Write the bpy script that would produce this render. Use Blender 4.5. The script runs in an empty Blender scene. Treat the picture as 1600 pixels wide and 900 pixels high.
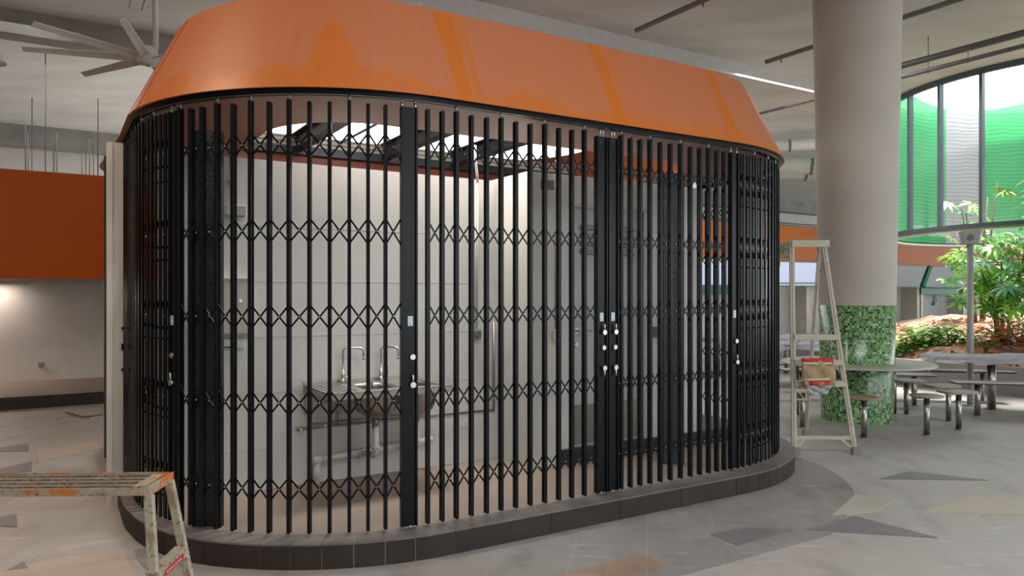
import bpy, bmesh, math, random
from mathutils import Vector, Matrix
random.seed(7)
S = bpy.context.scene
COL = S.collection
PI = math.pi

# ------------------------------------------------------------------ camera
cam_d = bpy.data.cameras.new('camera'); cam = bpy.data.objects.new('camera', cam_d); COL.objects.link(cam)
cam.location = (0, 0, 1.6); cam.rotation_euler = (PI/2, 0, 0)
cam_d.sensor_width = 36; cam_d.lens = 1155/1600*36; cam_d.shift_y = 7/1600
cam_d.clip_end = 300
S.camera = cam
# ------------------------------------------------------------------ world, exposure
wd = bpy.data.worlds.new('sky'); S.world = wd; wd.use_nodes = True
bg = wd.node_tree.nodes['Background']; bg.inputs[0].default_value = (.93, .965, 1.0, 1); bg.inputs[1].default_value = 3.6
vs = S.view_settings; vs.view_transform = 'Standard'; vs.look = 'None'; vs.exposure = 0.0; vs.gamma = 1; vs.use_curve_mapping = False
def area_light(name, loc, size, power, color, rot=(0, 0, 0), sy=None):
    l = bpy.data.lights.new(name, 'AREA'); l.energy = power; l.color = color; l.size = size
    if sy: l.shape = 'RECTANGLE'; l.size_y = sy
    o = bpy.data.objects.new(name, l); o.location = loc; o.rotation_euler = rot; COL.objects.link(o)
    return o
# kiosk frame: s runs along the front gates, n runs away from the camera
A0 = (-.6156, 4.5285); U = (.85203, .52349); N = (-.52349, .85203); ANG = math.atan2(U[1], U[0])
R = 1.58; L0 = .2; LS = 2.62
def SN(s, n, z=0): return Vector((A0[0]+s*U[0]+n*N[0], A0[1]+s*U[1]+n*N[1], z))
SD = 2.2; QT = PI*R/2                         # straight side length, quarter corner length
def sn(t, o=0):
    if 0 <= t <= LS: return L0+t, -o
    q = -t if t < 0 else t-LS
    if q < QT: a = q/R; ds, n = (R+o)*math.sin(a), R-(R+o)*math.cos(a)
    elif q < QT+SD: ds, n = R+o, R+q-QT
    elif q < 2*QT+SD: a = (q-QT-SD)/R; ds, n = (R+o)*math.cos(a), R+SD+(R+o)*math.sin(a)
    else: ds, n = -(q-2*QT-SD), 2*R+SD+o
    return (L0-ds, n) if t < 0 else (L0+LS+ds, n)
END = 2*QT+SD                                 # a half outline ends here, at the rear corner
def T(t, o=0, z=0):
    s, n = sn(t, o); return SN(s, n, z)
def tdir(t):
    d = T(t+.01)-T(t-.01); return math.atan2(d.y, d.x)
# sun, stage washer and warm left lamp, plus unseen added area lights
area_light('kiosk_top_fill', SN(1.2, 1.2, 3.72), 2.6, 200, (1, .98, .95), (0, 0, ANG), .7)  # unseen lamp over the opening, added to brighten the kiosk interior
sun_d = bpy.data.lights.new('sun', 'SUN'); sun_d.energy = 11; sun_d.angle = math.radians(8); sun_d.color = (1, .97, .9)
sun = bpy.data.objects.new('sun', sun_d); sun.rotation_euler = (math.radians(-19), math.radians(25), 0); COL.objects.link(sun)
area_light('stage_wall_light', SN(-3.6, 9.85, 1.74), 2.2, 30, (1, .82, .70), (0, 0, ANG), .08)
area_light('left_ceiling_light', (-4.5, 3.2, 5.5), 1.6, 150, (1, .74, .50))
area_light('hall_fill', (-8.5, 12, 5.5), 4, 90, (1, .93, .88))  # unseen fill added over the left hall
area_light('near_hall_fill', (2.5, .8, 5.5), 5, 325, (.97, .98, 1), sy=2.5)  # unseen area light added to lift the near floor and fascia
area_light('stall_row_fill', (5.5, 14, 5.5), 3, 160, (.95, .97, 1))  # no visible lamp here, added as fill on the stall side

# ------------------------------------------------------------------ materials
def nodes(m): return m.node_tree.nodes, m.node_tree.links
def mat(name, col, rough=.5, metal=0, var=.0, vscale=8, bump=0, bscale=40, col2=None, stretch=None, spec=None, coat=0):
    m = bpy.data.materials.new(name); m.use_nodes = True
    nt, lk = nodes(m); b = nt['Principled BSDF']
    b.inputs['Roughness'].default_value = rough; b.inputs['Metallic'].default_value = metal
    if spec is not None: b.inputs['Specular IOR Level'].default_value = spec
    if coat: b.inputs['Coat Weight'].default_value = coat; b.inputs['Coat Roughness'].default_value = .12
    c = (*col, 1)
    tc = nt.new('ShaderNodeTexCoord'); mp = nt.new('ShaderNodeMapping'); lk.new(tc.outputs['Object'], mp.inputs[0])
    if stretch: mp.inputs['Scale'].default_value = stretch
    no = nt.new('ShaderNodeTexNoise'); no.inputs['Scale'].default_value = vscale; no.inputs['Detail'].default_value = 5
    lk.new(mp.outputs[0], no.inputs['Vector'])
    rp = nt.new('ShaderNodeValToRGB'); rp.color_ramp.elements[0].position = .32; rp.color_ramp.elements[1].position = .68
    c2 = col2 if col2 else tuple(max(0, min(1, x*(1-var))) for x in col)
    rp.color_ramp.elements[0].color = (*c2, 1); rp.color_ramp.elements[1].color = c
    lk.new(no.outputs[0], rp.inputs[0]); lk.new(rp.outputs[0], b.inputs['Base Color'])
    if bump:
        n2 = nt.new('ShaderNodeTexNoise'); n2.inputs['Scale'].default_value = bscale; lk.new(mp.outputs[0], n2.inputs['Vector'])
        bp = nt.new('ShaderNodeBump'); bp.inputs['Strength'].default_value = bump; bp.inputs['Distance'].default_value = .01
        lk.new(n2.outputs[0], bp.inputs['Height']); lk.new(bp.outputs[0], b.inputs['Normal'])
    return m
def emis(name, col, st):
    m = bpy.data.materials.new(name); m.use_nodes = True; nt, lk = nodes(m); b = nt['Principled BSDF']
    b.inputs['Base Color'].default_value = (*col, 1); b.inputs['Emission Color'].default_value = (*col, 1); b.inputs['Emission Strength'].default_value = st
    return m
class G:                                     # tiny node-graph helper
    def __init__(s, m): s.nt, s.lk = nodes(m)
    def n(s, t, **k):
        x = s.nt.new(t)
        for a, v in k.items(): setattr(x, a, v)
        return x
    def m(s, op, a, b=None, c=None, clamp=False):
        x = s.nt.new('ShaderNodeMath'); x.operation = op; x.use_clamp = clamp
        for i, v in enumerate((a, b, c)):
            if v is None: continue
            if isinstance(v, (int, float)): x.inputs[i].default_value = v
            else: s.lk.new(v, x.inputs[i])
        return x.outputs[0]
    def mix(s, f, a, b):
        x = s.nt.new('ShaderNodeMix'); x.data_type = 'RGBA'
        for i, v in ((0, f), (6, a), (7, b)):
            if isinstance(v, (int, float)): x.inputs[i].default_value = v
            elif isinstance(v, tuple): x.inputs[i].default_value = (*v, 1)
            else: s.lk.new(v, x.inputs[i])
        return x.outputs[2]
    def noise(s, vec, scale, detail=4, stretch=None):
        if stretch:
            mp = s.nt.new('ShaderNodeMapping'); mp.inputs['Scale'].default_value = stretch; s.lk.new(vec, mp.inputs[0]); vec = mp.outputs[0]
        x = s.nt.new('ShaderNodeTexNoise'); x.inputs['Scale'].default_value = scale; x.inputs['Detail'].default_value = detail
        s.lk.new(vec, x.inputs['Vector']); return x.outputs[0]
    def ramp(s, v, stops):
        x = s.nt.new('ShaderNodeValToRGB'); s.lk.new(v, x.inputs[0]); cr = x.color_ramp
        while len(cr.elements) < len(stops): cr.elements.new(.5)
        for e, (p, c) in zip(cr.elements, stops): e.position = p; e.color = (*c, 1)
        return x
    def sep(s, vec):
        x = s.nt.new('ShaderNodeSeparateXYZ'); s.lk.new(vec, x.inputs[0]); return x.outputs

M = {}
M['black'] = mat('black_paint', (.009, .010, .012), .24, 0, .2, 20, .05, 60, spec=.16)
M['black_tex'] = mat('black_textured_panel', (.016, .019, .026), .26, 0, .3, 30, .55, 130, spec=.7)
M['rubber'] = mat('black_plastic', (.01, .01, .011), .5)
M['chrome'] = mat('chrome', (.52, .52, .53), .28, 1)
M['steel'] = mat('stainless_steel', (.42, .38, .35), .42, 1, .2, 6, .05, 60)
M['pole'] = mat('steel_pole', (.42, .40, .37), .36, 1, .3, 12)
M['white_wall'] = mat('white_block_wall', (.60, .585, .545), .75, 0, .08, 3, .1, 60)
M['side_wall'] = mat('grey_white_wall', (.60, .58, .55), .8, 0, .1, 3, .1, 60)
M['pvc'] = mat('pvc', (.62, .62, .59), .4, 0, .06, 9)
M['conc'] = mat('grey_concrete', (.68, .675, .66), .6, 0, .20, 1.1, .12, 20, stretch=(.6, 1.5, 1))
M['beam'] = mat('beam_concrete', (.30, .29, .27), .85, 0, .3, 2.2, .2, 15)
M['plaster'] = mat('column_plaster', (.50, .47, .42), .72, 0, .12, 1.6, .15, 30)
M['floor_in'] = mat('brown_screed', (.29, .225, .18), .7, 0, .16, 2.2, .05, 40)
M['darkbeam'] = mat('dark_steel', (.03, .035, .045), .45, .2, .2, 8)
M['creamsteel'] = mat('cream_channel', (.55, .52, .45), .5, 0, .15, 6)
M['pipe'] = mat('grey_pipe', (.17, .16, .16), .5, .2, .2, 9)
M['whitepipe'] = mat('white_pipe', (.55, .55, .54), .45, 0, .1, 9)
M['red'] = mat('red_paint', (.55, .03, .05), .5, 0, .2, 9)
M['grey_plastic'] = mat('grey_plastic', (.22, .24, .25), .45, 0, .1, 9)
M['sticker'] = mat('sticker', (.62, .74, .80), .4, 0, .25, 90)
M['jbox'] = mat('grey_green_box', (.40, .41, .37), .5, 0, .1, 9)
M['cab'] = mat('cream_cabinet', (.46, .44, .37), .5, 0, .08, 5)
M['pier'] = mat('pier_render', (.76, .75, .71), .8, 0, .08, 3, .1, 60)
M['signp'] = mat('brown_sign_plate', (.17, .13, .105), .5, 0, .08, 5)
M['louv'] = mat('louvre_grey', (.30, .295, .275), .5, 0, .08, 5)
M['yellow'] = mat('yellow_label', (.65, .48, .04), .5)
M['grey_door'] = mat('grey_door', (.44, .435, .41), .5, 0, .08, 5)
M['kick'] = mat('door_kickplate', (.235, .22, .19), .35, .5, .15, 9)
M['green'] = mat('green_paint', (.0, .16, .075), .45, 0, .1, 8)
M['dark_tile'] = mat('black_skirting_tile', (.022, .022, .024), .3, 0, .3, 12)
M['seat'] = mat('worn_brown_laminate', (.36, .27, .18), .45, 0, .3, 14, col2=(.24, .17, .11))
M['seat_grey'] = mat('grey_laminate', (.30, .28, .24), .4, 0, .2, 12)
M['edge'] = mat('dark_edge', (.05, .035, .03), .5)
M['table'] = mat('pale_laminate', (.44, .43, .39), .35, 0, .12, 8)
M['bark'] = mat('bark', (.26, .19, .10), .85, 0, .4, 14, .4, 30)
M['leaf'] = mat('leaf_green', (.16, .48, .06), .35, 0, .3, 3, col2=(.06, .30, .04))
M['leaf2'] = mat('leaf_bright', (.38, .66, .08), .4, 0, .3, 4, col2=(.18, .48, .05))
M['leaf3'] = mat('leaf_bluish', (.22, .46, .30), .25, 0, .3, 3, col2=(.08, .30, .14))
M['croton'] = mat('croton_leaf', (.75, .20, .06), .4, 0, .3, 9, col2=(.45, .08, .05))
M['pale_leaf'] = mat('pale_leaf', (.75, .62, .55), .4, 0, .3, 9)
M['kerb_conc'] = mat('planter_kerb', (.30, .285, .275), .8, 0, .15, 2.5, .1, 30)
M['sack'] = mat('paper_sack', (.42, .30, .17), .85, 0, .2, 14, .4, 30)
M['sackred'] = mat('sack_red_print', (.52, .03, .035), .7, 0, .15, 30)
M['sackcream'] = mat('sack_cream_print', (.60, .50, .34), .75, 0, .1, 30)
M['frame'] = mat('window_frame', (.10, .13, .15), .4, .4, .1, 6)
M['sill'] = mat('pale_sill', (.6, .62, .62), .45, 0, .1, 6)
M['box'] = mat('grey_speaker', (.36, .36, .36), .5, 0, .1, 9)

def leafy(m):                                 # thin leaves let some light through
    g_, lk = nodes(m); b = g_['Principled BSDF']; out = g_['Material Output']
    t = g_.new('ShaderNodeBsdfTranslucent'); mx = g_.new('ShaderNodeMixShader'); mx.inputs[0].default_value = .35
    lk.new(b.inputs['Base Color'].links[0].from_socket, t.inputs[0]); lk.new(b.outputs[0], mx.inputs[1]); lk.new(t.outputs[0], mx.inputs[2]); lk.new(mx.outputs[0], out.inputs[0])
for k in ('leaf', 'leaf2', 'leaf3', 'croton', 'pale_leaf'): leafy(M[k])

# orange laminate: dusty film over saturated orange, washed clean by drips (u = arc length, v = height)
def orange_mat(name, bands, clean, dusty, arches=(), spec=.2):
    m = bpy.data.materials.new(name); m.use_nodes = True; g = G(m); b = g.nt['Principled BSDF']
    uv = g.n('ShaderNodeUVMap').outputs[0]; x, y, _ = g.sep(uv)
    wob = g.m('ADD', g.m('MULTIPLY', g.m('SUBTRACT', g.noise(uv, 3.0, 3, (1, .35, 1)), .5), .20), g.m('MULTIPLY', g.m('SUBTRACT', g.noise(uv, 24, 5, (1, .12, 1)), .5), .10))
    xu = g.m('ADD', x, wob)
    fine = g.noise(uv, 30, 5, (1, .05, 1)); mid = g.noise(uv, 7, 4, (1, .14, 1)); big = g.noise(uv, 2.2, 3)
    fac = None
    for c, w, st in bands:
        d = g.m('ABSOLUTE', g.m('SUBTRACT', xu, c))
        f = g.m('MULTIPLY', g.m('DIVIDE', g.m('SUBTRACT', w, d), w*.45, clamp=True), st)
        fac = f if fac is None else g.m('MAXIMUM', fac, f)
    for c, w, top, st in arches:
        d = g.m('DIVIDE', g.m('ABSOLUTE', g.m('SUBTRACT', xu, c)), w)
        lim = g.m('MULTIPLY', g.m('SUBTRACT', 1, g.m('POWER', d, 2.6)), top)
        f = g.m('MULTIPLY', g.m('DIVIDE', g.m('SUBTRACT', lim, y), .07, clamp=True), st)
        fac = f if fac is None else g.m('MAXIMUM', fac, f)
    low = g.m('MULTIPLY', g.m('DIVIDE', g.m('SUBTRACT', g.m('ADD', .05, g.m('ADD', g.m('MULTIPLY', g.m('SUBTRACT', big, .36), .5), g.m('MULTIPLY', g.m('SUBTRACT', g.noise(uv, 18, 5), .5), .22))), y), .07, clamp=True), .7)
    fac = low if fac is None else g.m('MAXIMUM', fac, low)
    fac = g.m('ADD', fac, g.m('MULTIPLY', g.m('SUBTRACT', mid, .5), .35), clamp=True)
    c1 = g.mix(fac, dusty, clean)
    c2 = g.mix(g.m('MULTIPLY', g.m('SUBTRACT', fine, .38), .9, clamp=True), c1, tuple(v*.78 for v in clean))
    spk = g.m('GREATER_THAN', g.noise(uv, 26, 2, (1, .32, 1)), .765)
    c3 = g.mix(g.m('MULTIPLY', spk, .35), c2, (.62, .38, .25))
    g.lk.new(c3, b.inputs['Base Color'])
    rg = g.m('SUBTRACT', .48, g.m('MULTIPLY', fac, .16)); g.lk.new(rg, b.inputs['Roughness'])
    b.inputs['Specular IOR Level'].default_value = spec
    return m
M['fascia'] = orange_mat('orange_laminate', [(.13, .085, .95), (.25, .03, .6), (1.42, .075, 1), (1.52, .03, .5), (2.63, .08, 1)],
                         (.50, .13, .010), (.43, .142, .060), [(-.66, .17, .50, .75), (-.92, .17, .17, .7), (.62, .25, .16, .6), (-1.75, .25, .22, .7)], spec=.5)
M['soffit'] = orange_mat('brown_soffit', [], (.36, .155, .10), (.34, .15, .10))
M['orange'] = orange_mat('orange_panel', [], (.54, .105, .005), (.48, .09, .008))
M['orange_r'] = orange_mat('orange_panel_right', [], (.44, .125, .022), (.43, .12, .025))
M['redbrown'] = mat('red_brown_lining', (.22, .05, .022), .55, 0, .2, 5)

# floor: large tiles with faint joints, cloudy tone, scuffs
def tile_floor(name, a, b_, size, joint, blot=1.0, jw=.006, rough=.42):
    m = bpy.data.materials.new(name); m.use_nodes = True; g = G(m); b = g.nt['Principled BSDF']
    tc = g.n('ShaderNodeTexCoord').outputs['Object']
    mp = g.n('ShaderNodeMapping'); mp.inputs['Rotation'].default_value = (0, 0, .18); g.lk.new(tc, mp.inputs[0]); v = mp.outputs[0]
    x, y, _ = g.sep(v)
    fx = g.m('DIVIDE', x, size); fy = g.m('DIVIDE', y, size)
    cmb = g.n('ShaderNodeCombineXYZ'); g.lk.new(g.m('FLOOR', fx), cmb.inputs[0]); g.lk.new(g.m('FLOOR', fy), cmb.inputs[1])
    wn = g.n('ShaderNodeTexWhiteNoise'); g.lk.new(cmb.outputs[0], wn.inputs['Vector'])
    big = g.noise(tc, .35, 4); med = g.noise(tc, 1.6, 6); sc = g.noise(tc, 5, 8, (1, .35, 1)); fn = g.noise(tc, 45, 4)
    f = g.m('ADD', g.m('MULTIPLY', wn.outputs[0], .28), g.m('MULTIPLY', g.m('SUBTRACT', big, .3), .9*blot))
    f = g.m('ADD', f, g.m('MULTIPLY', g.m('SUBTRACT', med, .5), .7*blot), clamp=True)
    c = g.mix(f, a, b_)
    hue = g.noise(tc, .8, 3)
    c = g.mix(g.m('MULTIPLY', g.m('SUBTRACT', hue, .52), 1.6, clamp=True), c, (a[0]*1.1, a[1]*.98, a[2]*.86))
    c = g.mix(g.m('MULTIPLY', g.m('SUBTRACT', sc, .5), 3.2, clamp=True), c, tuple(u*.70 for u in a))
    c = g.mix(g.m('MULTIPLY', g.m('SUBTRACT', g.noise(tc, 7, 9, (.5, 2, 1)), .58), 3.0, clamp=True), c, tuple(min(1, u*1.35) for u in b_))
    c = g.mix(g.m('MULTIPLY', g.m('SUBTRACT', fn, .5), .5, clamp=True), c, tuple(min(1, u*1.5) for u in b_))
    jx = g.m('LESS_THAN', g.m('FRACT', fx), jw/size); jy = g.m('LESS_THAN', g.m('FRACT', fy), jw/size)
    c = g.mix(g.m('MULTIPLY', g.m('MAXIMUM', jx, jy), .35), c, joint)
    g.lk.new(c, b.inputs['Base Color'])
    g.lk.new(g.m('ADD', rough-.1, g.m('MULTIPLY', med, .3)), b.inputs['Roughness'])
    return m
M['floor'] = tile_floor('pale_floor_tiles', (.355, .338, .318), (.43, .415, .395), .9, (.48, .465, .44), .8)
M['slate'] = tile_floor('slate_grey_tiles', (.215, .208, .198), (.31, .30, .29), .45, (.46, .45, .43), 1.2, .004, .5)
M['triangle'] = mat('dark_grey_inlay', (.155, .15, .16), .45, 0, .3, 6, col2=(.20, .19, .195))
M['pink'] = tile_floor('brown_pink_tiles', (.29, .20, .155), (.38, .27, .21), .22, (.42, .36, .31), .8, .004)
M['peach'] = mat('peach_inlay', (.47, .40, .33), .45, 0, .12, 3)
M['sand'] = mat('sand_inlay', (.45, .43, .37), .45, 0, .12, 3)
M['kerb_tile'] = mat('dark_brown_kerb_tile', (.036, .027, .024), .6, 0, .25, 4, .05, 50, col2=(.05, .042, .038), spec=.15)
M['kerb_top'] = mat('kerb_top_tile', (.165, .15, .14), .5, 0, .4, 5, .1, 60, col2=(.095, .088, .085))
M['grout'] = mat('grout', (.50, .48, .44), .8, 0, .1, 20)

# mosaic tiles on the column (uv in metres)
def mosaic():
    m = bpy.data.materials.new('green_mosaic'); m.use_nodes = True; g = G(m); b = g.nt['Principled BSDF']
    uv = g.n('ShaderNodeUVMap').outputs[0]; x, y, _ = g.sep(uv); p = .0285
    fx = g.m('DIVIDE', x, p); fy = g.m('DIVIDE', y, p)
    c = g.n('ShaderNodeCombineXYZ'); g.lk.new(g.m('FLOOR', fx), c.inputs[0]); g.lk.new(g.m('FLOOR', fy), c.inputs[1])
    w = g.n('ShaderNodeTexWhiteNoise'); g.lk.new(c.outputs[0], w.inputs['Vector'])
    r = g.ramp(w.outputs[0], [(0, (.006, .035, .015)), (.13, (.03, .14, .035)), (.30, (.07, .26, .06)), (.46, (.11, .30, .10)), (.62, (.18, .34, .09)), (.76, (.24, .40, .22)), (.91, (.40, .52, .38))])
    r.color_ramp.interpolation = 'CONSTANT'
    j = g.m('MAXIMUM', g.m('LESS_THAN', g.m('FRACT', fx), .12), g.m('LESS_THAN', g.m('FRACT', fy), .12))
    g.lk.new(g.mix(j, r.outputs[0], (.20, .27, .16)), b.inputs['Base Color'])
    g.lk.new(g.m('ADD', .16, g.m('MULTIPLY', j, .5)), b.inputs['Roughness'])
    return m
M['mosaic'] = mosaic()
# netting: translucent knit with fine wave lines
def net(name, col, alpha=.82):
    m = bpy.data.materials.new(name); m.use_nodes = True; g = G(m); nt = g.nt
    out = nt['Material Output']; nt.remove(nt['Principled BSDF'])
    tc = g.n('ShaderNodeTexCoord').outputs['Object']
    w = g.n('ShaderNodeTexWave'); w.bands_direction = 'Z'; w.inputs['Scale'].default_value = 3.4; w.inputs['Distortion'].default_value = 5; w.inputs['Detail'].default_value = 1; w.inputs['Detail Scale'].default_value = .6
    g.lk.new(tc, w.inputs[0])
    fn = g.noise(tc, 60, 2, (1, 1, .6))
    c = g.mix(g.m('MULTIPLY', g.m('GREATER_THAN', w.outputs['Fac'], .72), .55), col, tuple(v*.45 for v in col))
    c = g.mix(g.m('MULTIPLY', fn, .4), c, tuple(min(1, v*1.6+.05) for v in col))
    d = g.n('ShaderNodeBsdfDiffuse'); t = g.n('ShaderNodeBsdfTranslucent'); g.lk.new(c, d.inputs[0]); g.lk.new(c, t.inputs[0])
    mx = g.n('ShaderNodeMixShader'); mx.inputs[0].default_value = .65; g.lk.new(d.outputs[0], mx.inputs[1]); g.lk.new(t.outputs[0], mx.inputs[2])
    tr = g.n('ShaderNodeBsdfTransparent'); m2 = g.n('ShaderNodeMixShader'); m2.inputs[0].default_value = alpha
    g.lk.new(tr.outputs[0], m2.inputs[1]); g.lk.new(mx.outputs[0], m2.inputs[2]); g.lk.new(m2.outputs[0], out.inputs[0])
    return m
M['net_green'] = net('green_netting', (.12, .60, .27), .74); M['net_grey'] = net('grey_netting', (.60, .61, .64), .80)
def thin(name, col, opac, rough=.08):
    m = bpy.data.materials.new(name); m.use_nodes = True; g = G(m); nt = g.nt; out = nt['Material Output']; b = nt['Principled BSDF']
    b.inputs['Base Color'].default_value = (*col, 1); b.inputs['Roughness'].default_value = rough
    tr = g.n('ShaderNodeBsdfTransparent'); mx = g.n('ShaderNodeMixShader'); mx.inputs[0].default_value = opac
    g.lk.new(tr.outputs[0], mx.inputs[1]); g.lk.new(b.outputs[0], mx.inputs[2]); g.lk.new(mx.outputs[0], out.inputs[0])
    return m
M['glass'] = thin('window_glass', (.6, .8, .75), .05, .03)
M['plastic'] = thin('plastic_sheet', (.46, .48, .52), .66, .35)
M['lightbox'] = emis('lightbox_acrylic', (.53, .62, .86), .42)
M['lightbox_off'] = mat('unlit_acrylic', (.40, .43, .46), .35, 0, .08, 2)
M['lampglow'] = emis('lamp_glow', (1, .97, .92), 3)
# worn paint of the trestle: cream-green over rust and orange primer
def worn(name, paint, rust, prim, amt=.5, s=22, pt=.58):
    m = bpy.data.materials.new(name); m.use_nodes = True; g = G(m); b = g.nt['Principled BSDF']
    tc = g.n('ShaderNodeTexCoord').outputs['Object']
    a = g.noise(tc, s, 8); c2 = g.noise(tc, min(9, s*.35), 4); d = g.noise(tc, s*4, 4)
    c = g.mix(g.m('MULTIPLY', g.m('SUBTRACT', a, 1-amt), 9, clamp=True), paint, rust)
    c = g.mix(g.m('MULTIPLY', g.m('SUBTRACT', c2, pt), 14, clamp=True), c, prim)
    c = g.mix(g.m('MULTIPLY', g.m('SUBTRACT', d, .60), 6, clamp=True), c, (.09, .05, .03))
    g.lk.new(c, b.inputs['Base Color']); b.inputs['Roughness'].default_value = .65
    bp = g.n('ShaderNodeBump'); bp.inputs['Strength'].default_value = .4; bp.inputs['Distance'].default_value = .003; g.lk.new(a, bp.inputs['Height']); g.lk.new(bp.outputs[0], b.inputs['Normal'])
    return m
M['trestle_top'] = worn('rusty_slat_paint', (.22, .195, .15), (.11, .08, .055), (.17, .145, .11), .54, 60)
M['trestle_lip'] = worn('orange_worn_paint', (.36, .315, .23), (.20, .12, .07), (.52, .16, .04), .46, 40, .49)
M['trestle_leg'] = worn('cream_worn_paint', (.40, .375, .28), (.22, .12, .05), (.30, .22, .13), .46, 60)
M['ladder'] = worn('splattered_aluminium', (.46, .435, .35), (.30, .25, .17), (.54, .52, .44), .38, 28)

# ------------------------------------------------------------------ mesh helpers
class MB:
    def __init__(s): s.b = bmesh.new(); s.uv = None
    def quad(s, pts, mi=0, uvs=None):
        f = s.b.faces.new([s.b.verts.new(p) for p in pts]); f.material_index = mi
        if uvs:
            if s.uv is None: s.uv = s.b.loops.layers.uv.new('UVMap')
            for l, w in zip(f.loops, uvs): l[s.uv].uv = w
        return f
    def hexa(s, c, mi=0):                     # 8 corners: bottom 4, top 4
        v = [s.b.verts.new(p) for p in c]
        for q in ((3, 2, 1, 0), (4, 5, 6, 7), (0, 1, 5, 4), (1, 2, 6, 5), (2, 3, 7, 6), (3, 0, 4, 7)):
            f = s.b.faces.new([v[i] for i in q]); f.material_index = mi
    def box(s, x0, x1, y0, y1, z0, z1, mi=0, fn=None):
        c = [(x0, y0, z0), (x1, y0, z0), (x1, y1, z0), (x0, y1, z0), (x0, y0, z1), (x1, y0, z1), (x1, y1, z1), (x0, y1, z1)]
        if fn: c = [fn(*p) for p in c]
        s.hexa(c, mi)
    def bar(s, p, q, w, d, up=(0, 0, 1), mi=0, w2=None, d2=None):        # rectangular bar from p to q
        p = Vector(p); q = Vector(q); z = (q-p).normalized(); u = Vector(up)
        if abs(z.dot(u)) > .99: u = Vector((1, 0, 0))
        x = u.cross(z).normalized(); y = z.cross(x)
        w2 = w if w2 is None else w2; d2 = d if d2 is None else d2
        c = [p-x*w/2-y*d/2, p+x*w/2-y*d/2, p+x*w/2+y*d/2, p-x*w/2+y*d/2, q-x*w2/2-y*d2/2, q+x*w2/2-y*d2/2, q+x*w2/2+y*d2/2, q-x*w2/2+y*d2/2]
        s.hexa(c, mi)
    def tube(s, pts, r, seg=12, mi=0, cap=True):
        pts = [Vector(p) for p in pts]; rings = []
        prev = None
        for i, p in enumerate(pts):
            d = (pts[min(i+1, len(pts)-1)]-pts[max(i-1, 0)]).normalized()
            a = prev if prev else (Vector((0, 0, 1)) if abs(d.z) < .9 else Vector((1, 0, 0)))
            x = (a-d*a.dot(d)).normalized(); prev = x; y = d.cross(x)
            rr = r[i] if isinstance(r, (list, tuple)) else r
            rings.append([s.b.verts.new(p+x*rr*math.cos(2*PI*k/seg)+y*rr*math.sin(2*PI*k/seg)) for k in range(seg)])
        for a, c in zip(rings, rings[1:]):
            for k in range(seg):
                f = s.b.faces.new([a[k], a[(k+1) % seg], c[(k+1) % seg], c[k]]); f.smooth = True; f.material_index = mi
        if cap:
            for g_, rev in ((rings[0], 1), (rings[-1], 0)):
                f = s.b.faces.new(g_[::-1] if rev else g_); f.material_index = mi
    def lathe(s, prof, seg=32, c=(0, 0), mi=0, uvr=None):
        rings = [[s.b.verts.new((c[0]+r*math.cos(2*PI*k/seg), c[1]+r*math.sin(2*PI*k/seg), z)) for k in range(seg)] for r, z in prof]
        if uvr and s.uv is None: s.uv = s.b.loops.layers.uv.new('UVMap')
        for j, (a, d) in enumerate(zip(rings, rings[1:])):
            for k in range(seg):
                f = s.b.faces.new([a[k], a[(k+1) % seg], d[(k+1) % seg], d[k]]); f.smooth = True; f.material_index = mi
                if uvr:
                    w = 2*PI*uvr/seg
                    for l, q in zip(f.loops, ((k*w, prof[j][1]), ((k+1)*w, prof[j][1]), ((k+1)*w, prof[j+1][1]), (k*w, prof[j+1][1]))): l[s.uv].uv = q
    def disc(s, r, z, seg=32, c=(0, 0), mi=0):
        f = s.b.faces.new([s.b.verts.new((c[0]+r*math.cos(2*PI*k/seg), c[1]+r*math.sin(2*PI*k/seg), z)) for k in range(seg)]); f.material_index = mi
    def prism(s, poly, z0, z1, mi=0, mtop=None):
        a = [s.b.verts.new((x, y, z0)) for x, y in poly]; c = [s.b.verts.new((x, y, z1)) for x, y in poly]; n = len(poly)
        s.b.faces.new(a[::-1]).material_index = mi; s.b.faces.new(c).material_index = mi if mtop is None else mtop
        for k in range(n): s.b.faces.new([a[k], a[(k+1) % n], c[(k+1) % n], c[k]]).material_index = mi
    def sweep(s, ts, prof, closed=True, mi=0, ends=True, smooth=True, of=None):     # prof: (offset, z)
        if s.uv is None: s.uv = s.b.loops.layers.uv.new('UVMap')
        rings = [[s.b.verts.new(T(t, o+(of(t) if of and o > 0 else 0), z)) for o, z in prof] for t in ts]; n = len(prof)
        for i in range(len(ts)-1):
            for k in range(n if closed else n-1):
                k2 = (k+1) % n
                f = s.b.faces.new([rings[i][k], rings[i+1][k], rings[i+1][k2], rings[i][k2]]); f.smooth = smooth and False; f.material_index = mi
                for l, q in zip(f.loops, ((ts[i], prof[k][1]-2.81), (ts[i+1], prof[k][1]-2.81), (ts[i+1], prof[k2][1]-2.81), (ts[i], prof[k2][1]-2.81))): l[s.uv].uv = q
        if ends and closed:
            s.b.faces.new(rings[0]).material_index = mi; s.b.faces.new(rings[-1][::-1]).material_index = mi
    def sphere(s, c, r, seg=8, mi=0, sz=1):
        m = Matrix.Translation(c) @ Matrix.Diagonal((r, r, r*sz, 1))
        g_ = bmesh.ops.create_uvsphere(s.b, u_segments=seg, v_segments=max(4, seg//2+1), radius=1, matrix=m)
        for v in g_['verts']:
            for f in v.link_faces: f.smooth = True; f.material_index = mi
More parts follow.
